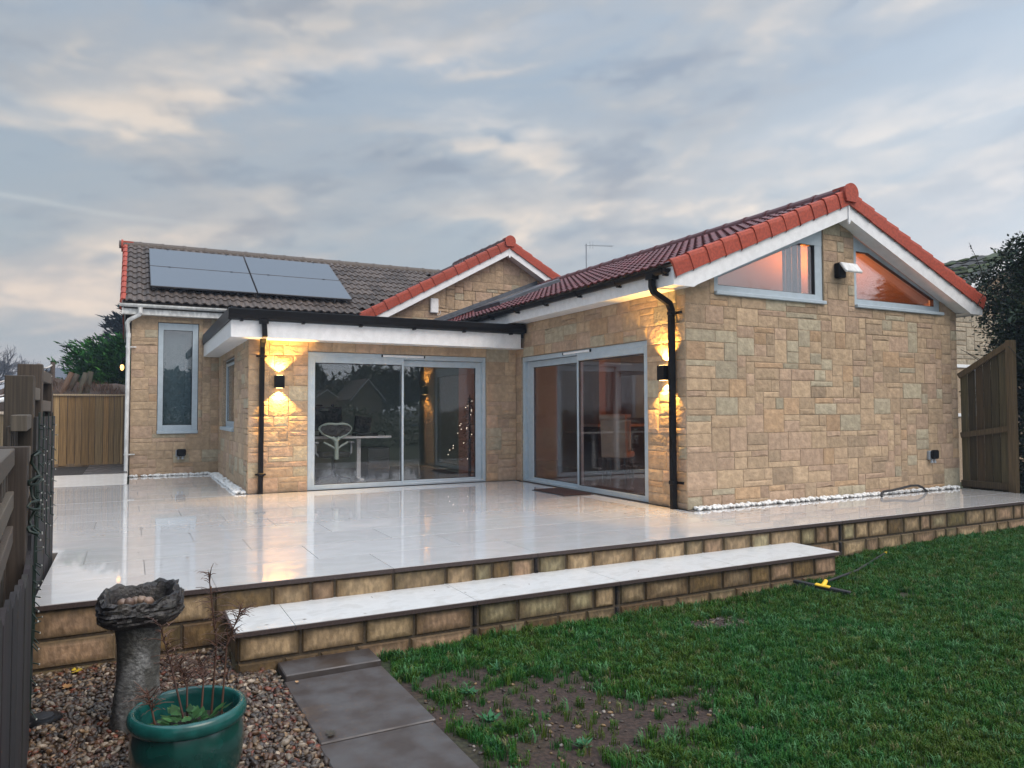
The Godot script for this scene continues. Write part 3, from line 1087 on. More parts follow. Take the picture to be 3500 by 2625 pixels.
func glazing(parent: Node3D, o: Vector3, u: Vector3, x0: float, x1: float, y0: float, y1: float, d: float) -> void:
	var g := Mb.new()
	bspan(g, o, u, x0 - 0.012, x1 + 0.012, y0 - 0.012, y1 + 0.012, d - 0.006, d)
	bspan(g, o, u, x0 - 0.012, x1 + 0.012, y0 - 0.012, y1 + 0.012, d - 0.026, d - 0.020)
	part("pane", g, M.glass, parent)
	var k := Mb.new()
	rect_frame(k, o, u, x0 - 0.004, x1 + 0.004, y0 - 0.004, y1 + 0.004, 0.010, 0.010, 0.010, 0.010, d - 0.03, d + 0.004)
	part("gasket", k, M.rubber, parent)

func sliding_door(label: String, o: Vector3, u: Vector3, wid: float, hgt: float, p: Array, front_first: bool, vent: Array) -> void:
	# p: edges along the wall of the two panes
	var d := Node3D.new()
	d.name = "sliding_door"
	house.add_child(d, true)
	tag(d, label)
	var f := Mb.new()
	rect_frame(f, o, u, 0.004, wid - 0.004, 0.004, hgt - 0.004, 0.056, 0.056, 0.036, 0.075, -0.15, -0.022)
	part("frame", f, M.frame, d)
	var seal := Mb.new()
	rect_frame(seal, o, u, 0.0, wid, 0.0, hgt, 0.012, 0.012, 0.006, 0.012, -0.14, -0.045)
	part("seal", seal, M.rubber, d)
	for k in 2:
		var front := (k == 0) == front_first
		var dd := -0.024 if front else -0.088
		var a: float = p[k * 2]
		var e: float = p[k * 2 + 1]
		var s := Mb.new()
		var lw := a - 0.058 if k == 0 else 0.034
		var rw := 0.034 if k == 0 else wid - 0.058 - e
		rect_frame(s, o, u, a - lw, e + rw, 0.034, hgt - 0.066 if front else hgt - 0.085, lw, rw, 0.045, 0.10, dd - 0.055, dd)
		part("sash", s, M.frame, d)
		glazing(d, o, u, a, e, 0.082, 1.945 if front else 1.938, dd - 0.02)
	var v := Mb.new()
	bbev(v, o, u, vent[0] + 0.02, vent[1] - 0.02, 2.07, 2.102, -0.022, 0.0, 0.006)
	part("trickle_vent", v, M.white, d)
	var ve := Mb.new()
	bbev(ve, o, u, vent[0], vent[0] + 0.02, 2.066, 2.106, -0.022, 0.004)
	bbev(ve, o, u, vent[1] - 0.02, vent[1], 2.066, 2.106, -0.022, 0.004)
	part("vent_cap", ve, M.black, d)

func half_gutter(b: Mb, a: Vector3, e: Vector3, r: float, down := 1.0) -> void:
	var t := (e - a).normalized()
	var x := t.cross(Vector3.UP).normalized()
	for k in 12:
		var a0 := PI + PI * k / 12.0
		var a1 := PI + PI * (k + 1) / 12.0
		var p := x * cos(a0) * r + Vector3.UP * sin(a0) * r * down
		var q := x * cos(a1) * r + Vector3.UP * sin(a1) * r * down
		b.quad_to(a + p, e + p, e + q, a + q, p + q)
		b.quad_to(a + p * 0.94, e + p * 0.94, e + q * 0.94, a + q * 0.94, -(p + q))
		if k < 12:
			b.quad_to(a + p, a + q, a + q * 0.1, a + p * 0.1, -t)
			b.quad_to(e + p, e + q, e + q * 0.1, e + p * 0.1, t)

func ridge_mesh(l: float, r: float, col: Color) -> ArrayMesh:   # runs along z from 0 to -l
	var b := Mb.new()
	b.col = col
	for k in 10:
		var a0 := lerpf(-0.25, PI + 0.25, k / 10.0)
		var a1 := lerpf(-0.25, PI + 0.25, (k + 1) / 10.0)
		var p := Vector3(cos(a0), sin(a0), 0)
		var q := Vector3(cos(a1), sin(a1), 0)
		b.quad_to(p * r, q * r, q * r * 0.97 + Vector3(0, 0, -l), p * r * 0.97 + Vector3(0, 0, -l), p + q)
		b.quad_to(p * r * 1.06, q * r * 1.06, q * r * 1.06 + Vector3(0, 0, -0.05), p * r * 1.06 + Vector3(0, 0, -0.05), p + q)
		b.quad_to(p * r * 1.06, q * r * 1.06, q * r * 0.85, p * r * 0.85, Vector3.BACK)
		b.quad_to(p * r * 1.06 + Vector3(0, 0, -0.05), q * r * 1.06 + Vector3(0, 0, -0.05), q * r * 0.9 + Vector3(0, 0, -0.05), p * r * 0.9 + Vector3(0, 0, -0.05), Vector3.FORWARD)
	return b.done()

func wing_y(x: float) -> float:   # top of the wing's roof deck
	return 2.905 + 0.405 * (minf(x, 2.0 * 8.69 - x) - 5.56)

func build_house() -> void:
	house = thing("house", "pale stone bungalow with red-edged gables and a flat-roofed extension", "house")
	var stones := []
	# gable wall of the wing
	stones.append_array(stone_wall("gable_wall", house, Vector3(WX, 0, GZ), Vector3.RIGHT, PackedVector2Array([Vector2(0, 0), Vector2(5.44, 0), Vector2(5.44, 2.70), Vector2(2.72, 3.832), Vector2(0, 2.70)]),
		[Rect2(0.47, 2.655, 1.985, 2.0), Rect2(3.085, 2.655, 1.965, 2.0)], [0.0, 0.47, 2.455, 3.085, 5.05, 5.44], [0.0, 2.655, 3.85], 0.26))
	stones.append_array(stone_wall("side_wall", house, Vector3(WX, 0, DZ), Vector3.BACK, PackedVector2Array([Vector2(0, 0), Vector2(4.398, 0), Vector2(4.398, 2.692), Vector2(0, 2.692)]),
		[Rect2(0.19, -0.1, 3.465, 2.225)], [0.0, 0.19, 3.655, 4.398], [0.0, 2.125, 2.692], 0.26))
	stones.append_array(stone_wall("door_wall", house, Vector3(BX, 0, DZ), Vector3.RIGHT, PackedVector2Array([Vector2(0, 0), Vector2(4.436, 0), Vector2(4.436, 2.27), Vector2(0, 2.27)]),
		[Rect2(0.858, -0.1, 3.004, 2.218)], [0.0, 0.858, 3.862, 4.436], [0.0, 2.118, 2.27], 0.26))
	stones.append_array(stone_wall("block_side_wall", house, Vector3(BX, 0, MZ), Vector3.BACK, PackedVector2Array([Vector2(0, 0), Vector2(4.018, 0), Vector2(4.018, 2.27), Vector2(0, 2.27)]),
		[Rect2(0.65, 0.87, 1.74, 1.29)], [0.0, 0.65, 2.39, 4.018], [0.0, 0.87, 2.16, 2.27], 0.26))
	stones.append_array(stone_wall("main_wall", house, Vector3(0, 0, MZ), Vector3.RIGHT, PackedVector2Array([Vector2(0, 0), Vector2(1.53, 0), Vector2(1.53, 3.02), Vector2(0, 3.02)]),
		[Rect2(0.445, 0.79, 0.712, 2.11)], [0.0, 0.445, 1.157, 1.53], [0.0, 0.79, 2.9, 3.02], 0.25))
	stones.append_array(stone_wall("upper_gable_wall", house, Vector3(4.3, 0, MZ), Vector3.RIGHT, PackedVector2Array([Vector2(0.1, 2.6), Vector2(6.9, 2.6), Vector2(6.9, 2.995), Vector2(3.5, 4.865), Vector2(0.1, 2.995)]),
		[], [0.1, 6.9], [2.6, 4.95], 0.25))
	stones.sort_custom(func(p, q): return p[1] > q[1])
	var rest := Mb.new()
	for k in stones.size():
		if k < 295: part("stone", stones[k][0], M.stone, stones[k][2])
		else:
			var s: Mb = stones[k][0]
			var off := rest.v.size()
			rest.v.append_array(s.v)
			rest.n.append_array(s.n)
			rest.c.append_array(s.c)
			for i in s.ix: rest.ix.append(i + off)
	var rs := part("stone", rest, M.stone, house)
	tag(rs, "", "", "", "stuff")
	# the rest of the old bungalow's walls
	var body := Mb.new()
	body.span(Vector3(0.0, 0, -21.2), Vector3(14.0, 3.0, -15.8))
	body.span(Vector3(0.0, 0, -15.8), Vector3(0.25, 3.0, -15.552))
	body.span(Vector3(1.54, 2.28, -15.8), Vector3(4.38, 3.15, -15.32))
	body.span(Vector3(1.56, 0, -15.8), Vector3(14.0, 2.59, -15.555))
	part("back_wall", body, M.mortar, house)
	var rightw := Mb.new()
	rightw.span(Vector3(WE - 0.26, 0, -15.5), Vector3(WE, 2.7, GZ - 0.262))
	part("far_side_wall", rightw, M.mortar, house)

	# wing roof: deck, tiles, ridge, verges
	var th := 0.405
	var cs := 1.0 / sqrt(1.0 + th * th)
	var sn := th * cs
	var roof := Mb.new()
	for s in [1.0, -1.0]:
		var xx := func(x: float) -> float: return x if s > 0 else 2.0 * 8.69 - x
		roof.prism(PackedVector2Array([Vector2(xx.call(5.62), wing_y(5.62)), Vector2(8.69, wing_y(8.69)), Vector2(8.69, wing_y(8.69) - 0.16), Vector2(xx.call(5.98), wing_y(5.98) - 0.145), Vector2(xx.call(5.62), wing_y(5.62) - 0.02)]), Vector3(0, 0, -15.29), Vector3.RIGHT, Vector3.UP, 8.6)
	var wr := part("wing_roof", roof, M.paint, house)
	var up := Vector3(cs, sn, 0)
	var tm := []
	for k in 5:
		var t := rng.randf_range(0.65, 1.3)
		tm.append(tile_mesh(0.306, 0.36, 0.022, 2, Color(0.125 * t, 0.018 * t, 0.018 * t)))
	var bl := slope_basis(Vector3(0, 0, -1), up)
	for r in 11:
		for q in 27:
			if r >= 3 and r <= 7 and q >= 19 and q <= 22: continue
			var t := obj("roof_tile", tm[rng.randi() % 5], M.winetile, wr)
			var s := 0.306 * r
			t.transform = Transform3D(bl, Vector3(5.545, 2.905 + th * (5.545 - 5.56), -6.76 - 0.3143 * q) + up * s)
	var up2 := Vector3(-cs, sn, 0)
	var b2 := slope_basis(Vector3(0, 0, 1), up2)
	var trs := []
	for r in 11:
		for q in 27: trs.append(Transform3D(b2, Vector3(2 * 8.69 - 5.545, 2.905 + th * (5.545 - 5.56), -15.2 + 0.3143 * q) + up2 * 0.306 * r))
	var cw := []
	for k in trs.size(): cw.append(Color.WHITE * rng.randf_range(0.8, 1.0))
	many("far_slope_tiles", tm[0], M.winetile, trs, cw, wr)
	var rm := ridge_mesh(0.45, 0.118, Color(0.125, 0.028, 0.03))
	for k in 19:
		var t := obj("ridge_tile", rm, M.winetile, wr)
		t.position = Vector3(8.69, wing_y(8.69) - 0.015, -6.72 - 0.445 * k)
	verges(wr, Vector3(5.585, wing_y(5.585), -6.668), Vector3.BACK, up, 12, 0.2815)
	verges(wr, Vector3(2 * 8.69 - 5.585, wing_y(5.585), -6.668), Vector3.BACK, up2, 12, 0.2815)
	ridge_end(wr, Vector3(8.69, wing_y(8.69) - 0.01, -6.64))
	# roof window and lead flashing
	var rw := Mb.new()
	var rc := Vector3(5.545, 2.90, 0) + up * (0.306 * 5.5) + Vector3(0, 0, -6.76 - 0.3143 * 21.0)
	rw.bevel(rc + Vector3(-sn, cs, 0) * 0.05, Vector3(1.22, 0.12, 1.50), 0.01, Basis(-bl.x, bl.y, -bl.z))
	var rwin := part("roof_window", rw, M.lead, wr)
	var rg := Mb.new()
	rg.box(rc + Vector3(-sn, cs, 0) * 0.113, Vector3(1.02, 0.006, 1.28), Basis(-bl.x, bl.y, -bl.z))
	part("pane", rg, M.solar, rwin)
	var fl := Mb.new()
	var fo := Vector3(5.7, wing_y(5.7), -15.285)
	fl.box(fo + up * 1.6 + Vector3(-sn, cs, 0) * 0.10, Vector3(3.3, 0.13, 0.03), Basis(up, Vector3(-sn, cs, 0), Vector3.BACK))
	fl.box(fo + up * 1.6 + Vector3(-sn, cs, 0) * 0.065 + Vector3(0, 0, 0.14), Vector3(3.3, 0.02, 0.26), Basis(up, Vector3(-sn, cs, 0), Vector3.BACK))
	part("lead_flashing", fl, M.lead, wr)
	# barge boards, soffits, fascia, gutter of the wing
	for s in [1.0, -1.0]:
		var mx := func(x: float) -> float: return x if s > 0 else 2.0 * 8.69 - x
		var b := Mb.new()
		b.prism(PackedVector2Array([Vector2(mx.call(5.64), 2.672), Vector2(mx.call(5.93), 2.672), Vector2(mx.call(5.985), 2.705), Vector2(mx.call(8.689), 3.825), Vector2(mx.call(8.689), 4.04), Vector2(mx.call(5.64), 2.82)]), Vector3(0, 0, -6.692), Vector3.RIGHT, Vector3.UP, 0.022)
		part("barge_board", b, M.white, house)
		var sf := Mb.new()
		sf.prism(PackedVector2Array([Vector2(mx.call(5.97), 2.703), Vector2(mx.call(8.689), 3.834), Vector2(mx.call(8.689), 3.85), Vector2(mx.call(5.97), 2.72)]), Vector3(0, 0, GZ - 0.01), Vector3.RIGHT, Vector3.UP, 0.198)
		part("gable_soffit", sf, M.white, house)
		var es := Mb.new()
		for k in 84:
			es.span(Vector3(minf(mx.call(5.645), mx.call(5.965)), 2.688, -15.2 + 0.1 * k), Vector3(maxf(mx.call(5.645), mx.call(5.965)), 2.70, -15.2 + 0.1 * k + 0.097))
		es.span(Vector3(minf(mx.call(5.645), mx.call(5.965)), 2.692, -15.2), Vector3(maxf(mx.call(5.645), mx.call(5.965)), 2.704, -6.70))
		part("eaves_soffit", es, M.white, house)
		var fa := Mb.new()
		fa.span(Vector3(minf(mx.call(5.622), mx.call(5.642)), 2.674, -15.2), Vector3(maxf(mx.call(5.622), mx.call(5.642)), 2.895, -6.671))
		part("fascia", fa, M.white, house)
		var gu := Mb.new()
		half_gutter(gu, Vector3(mx.call(5.562), 2.873, -15.2), Vector3(mx.call(5.562), 2.873, -6.72), 0.058)
		var g := part("gutter", gu, M.black, house)
		for k in 9:
			var br := Mb.new()
			for j in 6:
				var a0 := PI + PI * j / 6.0
				var a1 := PI + PI * (j + 1) / 6.0
				for z in [0.0]:
					var p := Vector3(mx.call(5.562) + cos(a0) * 0.067, 2.873 + sin(a0) * 0.067, -6.78 - 0.93 * k)
					var q := Vector3(mx.call(5.562) + cos(a1) * 0.067, 2.873 + sin(a1) * 0.067, -6.78 - 0.93 * k)
					br.box((p + q) * 0.5, Vector3(p.distance_to(q) + 0.004, 0.008, 0.035), Basis(Vector3.BACK, atan2(q.y - p.y, q.x - p.x)))
			br.span(Vector3(minf(mx.call(5.555), mx.call(5.622)), 2.792, -6.7975 - 0.93 * k), Vector3(maxf(mx.call(5.555), mx.call(5.622)), 2.81, -6.7625 - 0.93 * k))
			part("gutter_bracket", br, M.black, g)
	var fi := Mb.new()
	fi.span(Vector3(8.678, 3.80, -6.674), Vector3(8.702, 4.0, -6.655))
	fi.span(Vector3(8.668, 3.765, -6.674), Vector3(8.712, 3.80, -6.653))
	fi.span(Vector3(8.682, 3.745, -6.674), Vector3(8.698, 3.765, -6.655))
	part("finial", fi, M.white, house)

	# triangular gable windows
	gable_window("triangular gable window left of the floodlight", 1.0)
	gable_window("triangular gable window right of the floodlight", -1.0)

	# sliding doors
	sliding_door("left sliding door in front of the desk", Vector3(2.388, 0, DZ), Vector3.RIGHT, 3.004, 2.118, [0.113, 1.502, 1.541, 2.844], true, [1.157, 1.893])
	sliding_door("right sliding door beside the doormat", Vector3(WX, 0, -11.09), Vector3.BACK, 3.465, 2.125, [0.255, 1.69, 1.756, 3.36], false, [1.347, 2.127])

	# tall narrow window, small side window
	var tw := Node3D.new()
	tw.name = "window"
	house.add_child(tw, true)
	tag(tw, "tall narrow window beside the white downpipe")
	var o := Vector3(0.445, 0.85, MZ)
	var f := Mb.new()
	rect_frame(f, o, Vector3.RIGHT, 0.008, 0.704, 0.0, 2.04, 0.09, 0.10, 0.10, 0.13, -0.10, -0.02)
	part("frame", f, M.frame, tw)
	var se := Mb.new()
	rect_frame(se, o, Vector3.RIGHT, 0.0, 0.712, -0.005, 2.05, 0.014, 0.014, 0.01, 0.014, -0.10, -0.03)
	part("seal", se, M.rubber, tw)
	glazing(tw, o, Vector3.RIGHT, 0.098, 0.604, 0.10, 1.91, -0.04)
	var si := Mb.new()
	bbev(si, o, Vector3.RIGHT, 0.002, 0.71, -0.06, 0.0, -0.1, 0.04, 0.006)
	part("sill", si, M.frame, tw)
	var cu := Mb.new()
	cu.span(Vector3(0.3, 0.7, -15.54), Vector3(1.3, 3.0, -15.5))
	cu.box(Vector3(0.98, 1.9, -15.48), Vector3(0.10, 2.2, 0.02))
	part("blind", cu, mat(0.045, 0.085, 0.10, 0.9), tw)  # made-up backing; its teal stands in for reflections in the pane
	var sw := Node3D.new()
	sw.name = "window"
	house.add_child(sw, true)
	tag(sw, "small side window with a vent at its head")
	o = Vector3(BX, 0.93, -14.65)
	f = Mb.new()
	rect_frame(f, o, Vector3.BACK, 0.006, 1.734, 0.0, 1.225, 0.09, 0.09, 0.10, 0.12, -0.14, -0.06)
	part("frame", f, M.frame, sw)
	glazing(sw, o, Vector3.BACK, 0.096, 1.644, 0.10, 1.105, -0.08)
	si = Mb.new()
	bbev(si, o, Vector3.BACK, 0.002, 1.738, -0.06, 0.0, -0.14, 0.045, 0.006)
	part("sill", si, M.frame, sw)
	var tv := Mb.new()
	bbev(tv, o, Vector3.BACK, 0.3, 1.5, 1.15, 1.185, -0.06, -0.03)
	part("trickle_vent", tv, M.black, sw)

	# flat roof of the extension
	var fr := Mb.new()
	fr.span(Vector3(1.262, 2.45, -15.28), Vector3(5.96, 2.64, -10.985))
	var flat := part("flat_roof", fr, M.trim, house)
	var fs := Mb.new()
	fs.span(Vector3(1.262, 2.262, -15.28), Vector3(5.95, 2.275, -10.985))
	part("soffit", fs, M.white, flat)
	var ff := Mb.new()
	ff.bevel(Vector3(3.57, 2.383, -10.973), Vector3(4.65, 0.246, 0.022), 0.004)
	part("fascia", ff, M.white, flat)
	var fl2 := Mb.new()
	fl2.span(Vector3(1.243, 2.261, -15.27), Vector3(1.263, 2.505, -10.986))
	part("fascia", fl2, M.white, flat)
	var tr := Mb.new()
	tr.span(Vector3(1.222, 2.495, -15.27), Vector3(1.25, 2.685, -10.95))
	tr.span(Vector3(1.25, 2.641, -15.27), Vector3(1.31, 2.70, -10.95))
	part("edge_trim", tr, M.trim, flat)
	var gt := Mb.new()
	gt.prism(PackedVector2Array([Vector2(-10.962, 2.51), Vector2(-10.91, 2.512), Vector2(-10.87, 2.53), Vector2(-10.845, 2.575), Vector2(-10.84, 2.65), Vector2(-10.852, 2.656), Vector2(-10.962, 2.656)]), Vector3(5.92, 0, 0), Vector3.BACK, Vector3.UP, 4.72)
	gt.box(Vector3(5.93, 2.57, -10.9), Vector3(0.03, 0.10, 0.09))
	var fg := part("gutter", gt, M.black, flat)
	for k in 6:
		var br := Mb.new()
		br.span(Vector3(1.36 + k * 0.86, 2.485, -10.955), Vector3(1.40 + k * 0.86, 2.514, -10.88))
		part("gutter_bracket", br, M.black, fg)

	# old roof with its ridge, eaves and verge
	var t2 := 0.53
	var c2 := 1.0 / sqrt(1.0 + t2 * t2)
	var s2 := t2 * c2
	var ey := 3.225
	var mup := Vector3(0, s2, -c2)
	var dk := Mb.new()
	dk.prism(PackedVector2Array([Vector2(15.06, ey), Vector2(18.2, ey + t2 * 3.14), Vector2(18.2, ey + t2 * 3.14 - 0.15), Vector2(15.08, ey - 0.12)]), Vector3(-0.13, 0, 0), Vector3.FORWARD, Vector3.UP, 4.36)
	dk.prism(PackedVector2Array([Vector2(21.35, ey), Vector2(18.2, ey + t2 * 3.14), Vector2(18.2, ey + t2 * 3.14 - 0.15), Vector2(21.35, ey - 0.12)]), Vector3(-0.13, 0, 0), Vector3.FORWARD, Vector3.UP, 14.2)
	dk.tri(Vector3(4.22, ey, -15.06), Vector3(7.36, ey + t2 * 3.14, -18.2), Vector3(4.22, ey + t2 * 3.14, -18.2))
	var mr := part("main_roof", dk, M.bark, house)
	var om := tile_mesh(0.32, 0.37, 0.035, 2, Color(0.150, 0.122, 0.106))
	var mb := slope_basis(Vector3(-1, 0, 0), mup)
	var mt := []
	var mc := []
	for r in 11:
		for q in 24:
			var x := -0.11 + 0.315 * (q + 1)
			var p := Vector3(x, ey - 0.005, -15.03) + mup * 0.326 * r
			if x - 0.3 > 4.25 and (-15.06 - p.z) < (x - 0.35 - 4.22): continue
			mt.append(Transform3D(mb, p))
			mc.append(Color(1, 0.97, 0.95) * rng.randf_range(0.6, 1.15))
	many("roof_tiles", om, M.oldtile, mt, mc, mr)
	var orm := ridge_mesh(0.45, 0.125, Color(0.16, 0.13, 0.11))
	for k in 17:
		var t := obj("ridge_tile", orm, M.oldtile, mr)
		t.transform = Transform3D(Basis(Vector3.UP, PI / 2), Vector3(7.3 - 0.445 * k + 0.0, ey + t2 * 3.14 - 0.02, -18.2))
		t.transform.basis = Basis(Vector3.UP, PI / 2)
	verges(mr, Vector3(-0.16, ey, -15.05), Vector3.LEFT, mup, 11, 0.324)
	verges(mr, Vector3(-0.16, ey, -21.3), Vector3.LEFT, Vector3(0, s2, c2), 11, 0.324)
	ridge_end(mr, Vector3(-0.19, ey + t2 * 3.14 - 0.01, -18.2), PI / 2)
	var mbarge := Mb.new()
	for s in [1.0, -1.0]:
		var zz := func(z: float) -> float: return z if s > 0 else 36.4 - z
		mbarge.prism(PackedVector2Array([Vector2(zz.call(15.05), ey - 0.22), Vector2(zz.call(18.199), ey + t2 * 3.14 - 0.35), Vector2(zz.call(18.199), ey + t2 * 3.14 - 0.13), Vector2(zz.call(15.05), ey - 0.12)]), Vector3(-0.16, 0, 0), Vector3.FORWARD, Vector3.UP, 0.022)
		mbarge.prism(PackedVector2Array([Vector2(zz.call(15.3), 3.0), Vector2(zz.call(18.199), ey + t2 * 3.14 - 0.2), Vector2(zz.call(18.199), 3.0)]), Vector3(0.0, 0, 0), Vector3.FORWARD, Vector3.UP, 0.2)
	part("barge_board", mbarge, M.dirtywhite, mr)
	var ef := Mb.new()
	ef.span(Vector3(-0.15, 3.005, -15.12), Vector3(4.3, 3.16, -15.1))
	ef.span(Vector3(-0.15, 3.008, -15.3), Vector3(4.3, 3.02, -15.12))
	part("eaves_fascia", ef, M.dirtywhite, mr)
	var eg := Mb.new()
	half_gutter(eg, Vector3(-0.2, 3.185, -15.045), Vector3(4.2, 3.185, -15.045), 0.056)
	part("gutter", eg, M.dirtywhite, mr)
	# cross gable above the flat roof
	var t3 := 0.55
	var c3 := 1.0 / sqrt(1.0 + t3 * t3)
	var gy := func(x: float) -> float: return 3.305 + t3 * (minf(x, 15.6 - x) - 4.42)
	var gup := Vector3(c3, t3 * c3, 0)
	var gup2 := Vector3(-c3, t3 * c3, 0)
	var gk := Mb.new()
	for s in [1.0, -1.0]:
		var mx := func(x: float) -> float: return x if s > 0 else 15.6 - x
		gk.prism(PackedVector2Array([Vector2(mx.call(4.2), gy.call(4.2)), Vector2(7.8, gy.call(7.8)), Vector2(7.8, gy.call(7.8) - 0.15), Vector2(mx.call(4.2), gy.call(4.2) - 0.14)]), Vector3(0, 0, -20.0), Vector3.RIGHT, Vector3.UP, 4.94)
	var gr := part("cross_roof", gk, M.bark, house)
	var gm := tile_mesh(0.32, 0.37, 0.03, 2, Color(0.115, 0.06, 0.055))
	var gb := slope_basis(Vector3(0, 0, -1), gup)
	var gtr := []
	var gc := []
	for r in 13:
		for q in 15:
			gtr.append(Transform3D(gb, Vector3(4.17, gy.call(4.17), -15.1 - 0.315 * q) + gup * 0.315 * r))
			gc.append(Color.WHITE * rng.randf_range(0.6, 1.1))
	many("roof_tiles", gm, M.oldtile, gtr, gc, gr)
	verges(gr, Vector3(4.25, gy.call(4.25), -15.045), Vector3.BACK, gup, 13, 0.3085)
	verges(gr, Vector3(15.6 - 4.25, gy.call(4.25), -15.045), Vector3.BACK, gup2, 13, 0.3085)
	ridge_end(gr, Vector3(7.8, gy.call(7.8) - 0.01, -15.02))
	var grm := ridge_mesh(0.45, 0.12, Color(0.12, 0.06, 0.055))
	for k in 7:
		var t := obj("ridge_tile", grm, M.oldtile, gr)
		t.position = Vector3(7.8, gy.call(7.8) - 0.015, -15.1 - 0.445 * k)
	for s in [1.0, -1.0]:
		var mx := func(x: float) -> float: return x if s > 0 else 15.6 - x
		var b := Mb.new()
		b.prism(PackedVector2Array([Vector2(mx.call(4.22), gy.call(4.22) - 0.30), Vector2(mx.call(4.34), gy.call(4.34) - 0.335), Vector2(mx.call(7.799), gy.call(7.8) - 0.325), Vector2(mx.call(7.799), gy.call(7.8) - 0.13), Vector2(mx.call(4.22), gy.call(4.22) - 0.13)]), Vector3(0, 0, -15.072), Vector3.RIGHT, Vector3.UP, 0.022)
		b.prism(PackedVector2Array([Vector2(mx.call(4.3), gy.call(4.3) - 0.32), Vector2(mx.call(7.799), gy.call(7.8) - 0.32), Vector2(mx.call(7.799), gy.call(7.8) - 0.305), Vector2(mx.call(4.3), gy.call(4.3) - 0.305)]), Vector3(0, 0, MZ - 0.01), Vector3.RIGHT, Vector3.UP, 0.235)
		part("barge_board", b, M.white, gr)
	var f2 := Mb.new()
	f2.span(Vector3(7.788, 4.83, -15.055), Vector3(7.812, 5.0, -15.04))
	f2.span(Vector3(7.778, 4.78, -15.055), Vector3(7.822, 4.83, -15.038))
	part("finial", f2, M.white, gr)

func verges(parent: Node3D, o: Vector3, out: Vector3, up: Vector3, count: int, gauge: float) -> void:
	var nn := out.cross(up)
	var sg := 1.0
	if nn.y < 0.0:
		nn = -nn
		sg = -1.0
	# axes: x = out, y = nn, z = out x nn = +-up
	var zz := out.cross(nn)
	sg = 1.0 if zz.dot(up) > 0.0 else -1.0
	var m := []
	for k in 4: m.append(verge_mesh(gauge + 0.025, sg, Color.WHITE * rng.randf_range(0.78, 1.12), 0.065 if out.x < -0.5 else 0.12))
	for k in count:
		var v := obj("verge_tile", m[rng.randi() % 4], M.redtile, parent)
		v.transform = Transform3D(Basis(out, nn, zz) * Basis.from_euler(Vector3(rng.randf_range(-0.008, 0.008), rng.randf_range(-0.008, 0.008), rng.randf_range(-0.012, 0.012))), o + up * gauge * k + out * rng.randf_range(-0.003, 0.003) + nn * rng.randf_range(-0.002, 0.003))

func ridge_end(parent: Node3D, at: Vector3, turn := 0.0) -> void:
	var b := Mb.new()
	var poly := PackedVector2Array()
	for k in 17:
		var a := lerpf(-0.35, PI + 0.35, k / 16.0)
		poly.append(Vector2(cos(a), sin(a)) * 0.135)
	poly.append(Vector2(-0.10, -0.12))
	poly.append(Vector2(0.10, -0.12))
	b.prism(poly, Vector3.ZERO, Vector3.RIGHT, Vector3.UP, 0.035)
	b.box(Vector3(0, -0.03, -0.1), Vector3(0.20, 0.24, 0.2))
	var o := part("ridge_end_tile", b, M.redtile, parent)
	o.position = at
	o.rotation.y = -turn

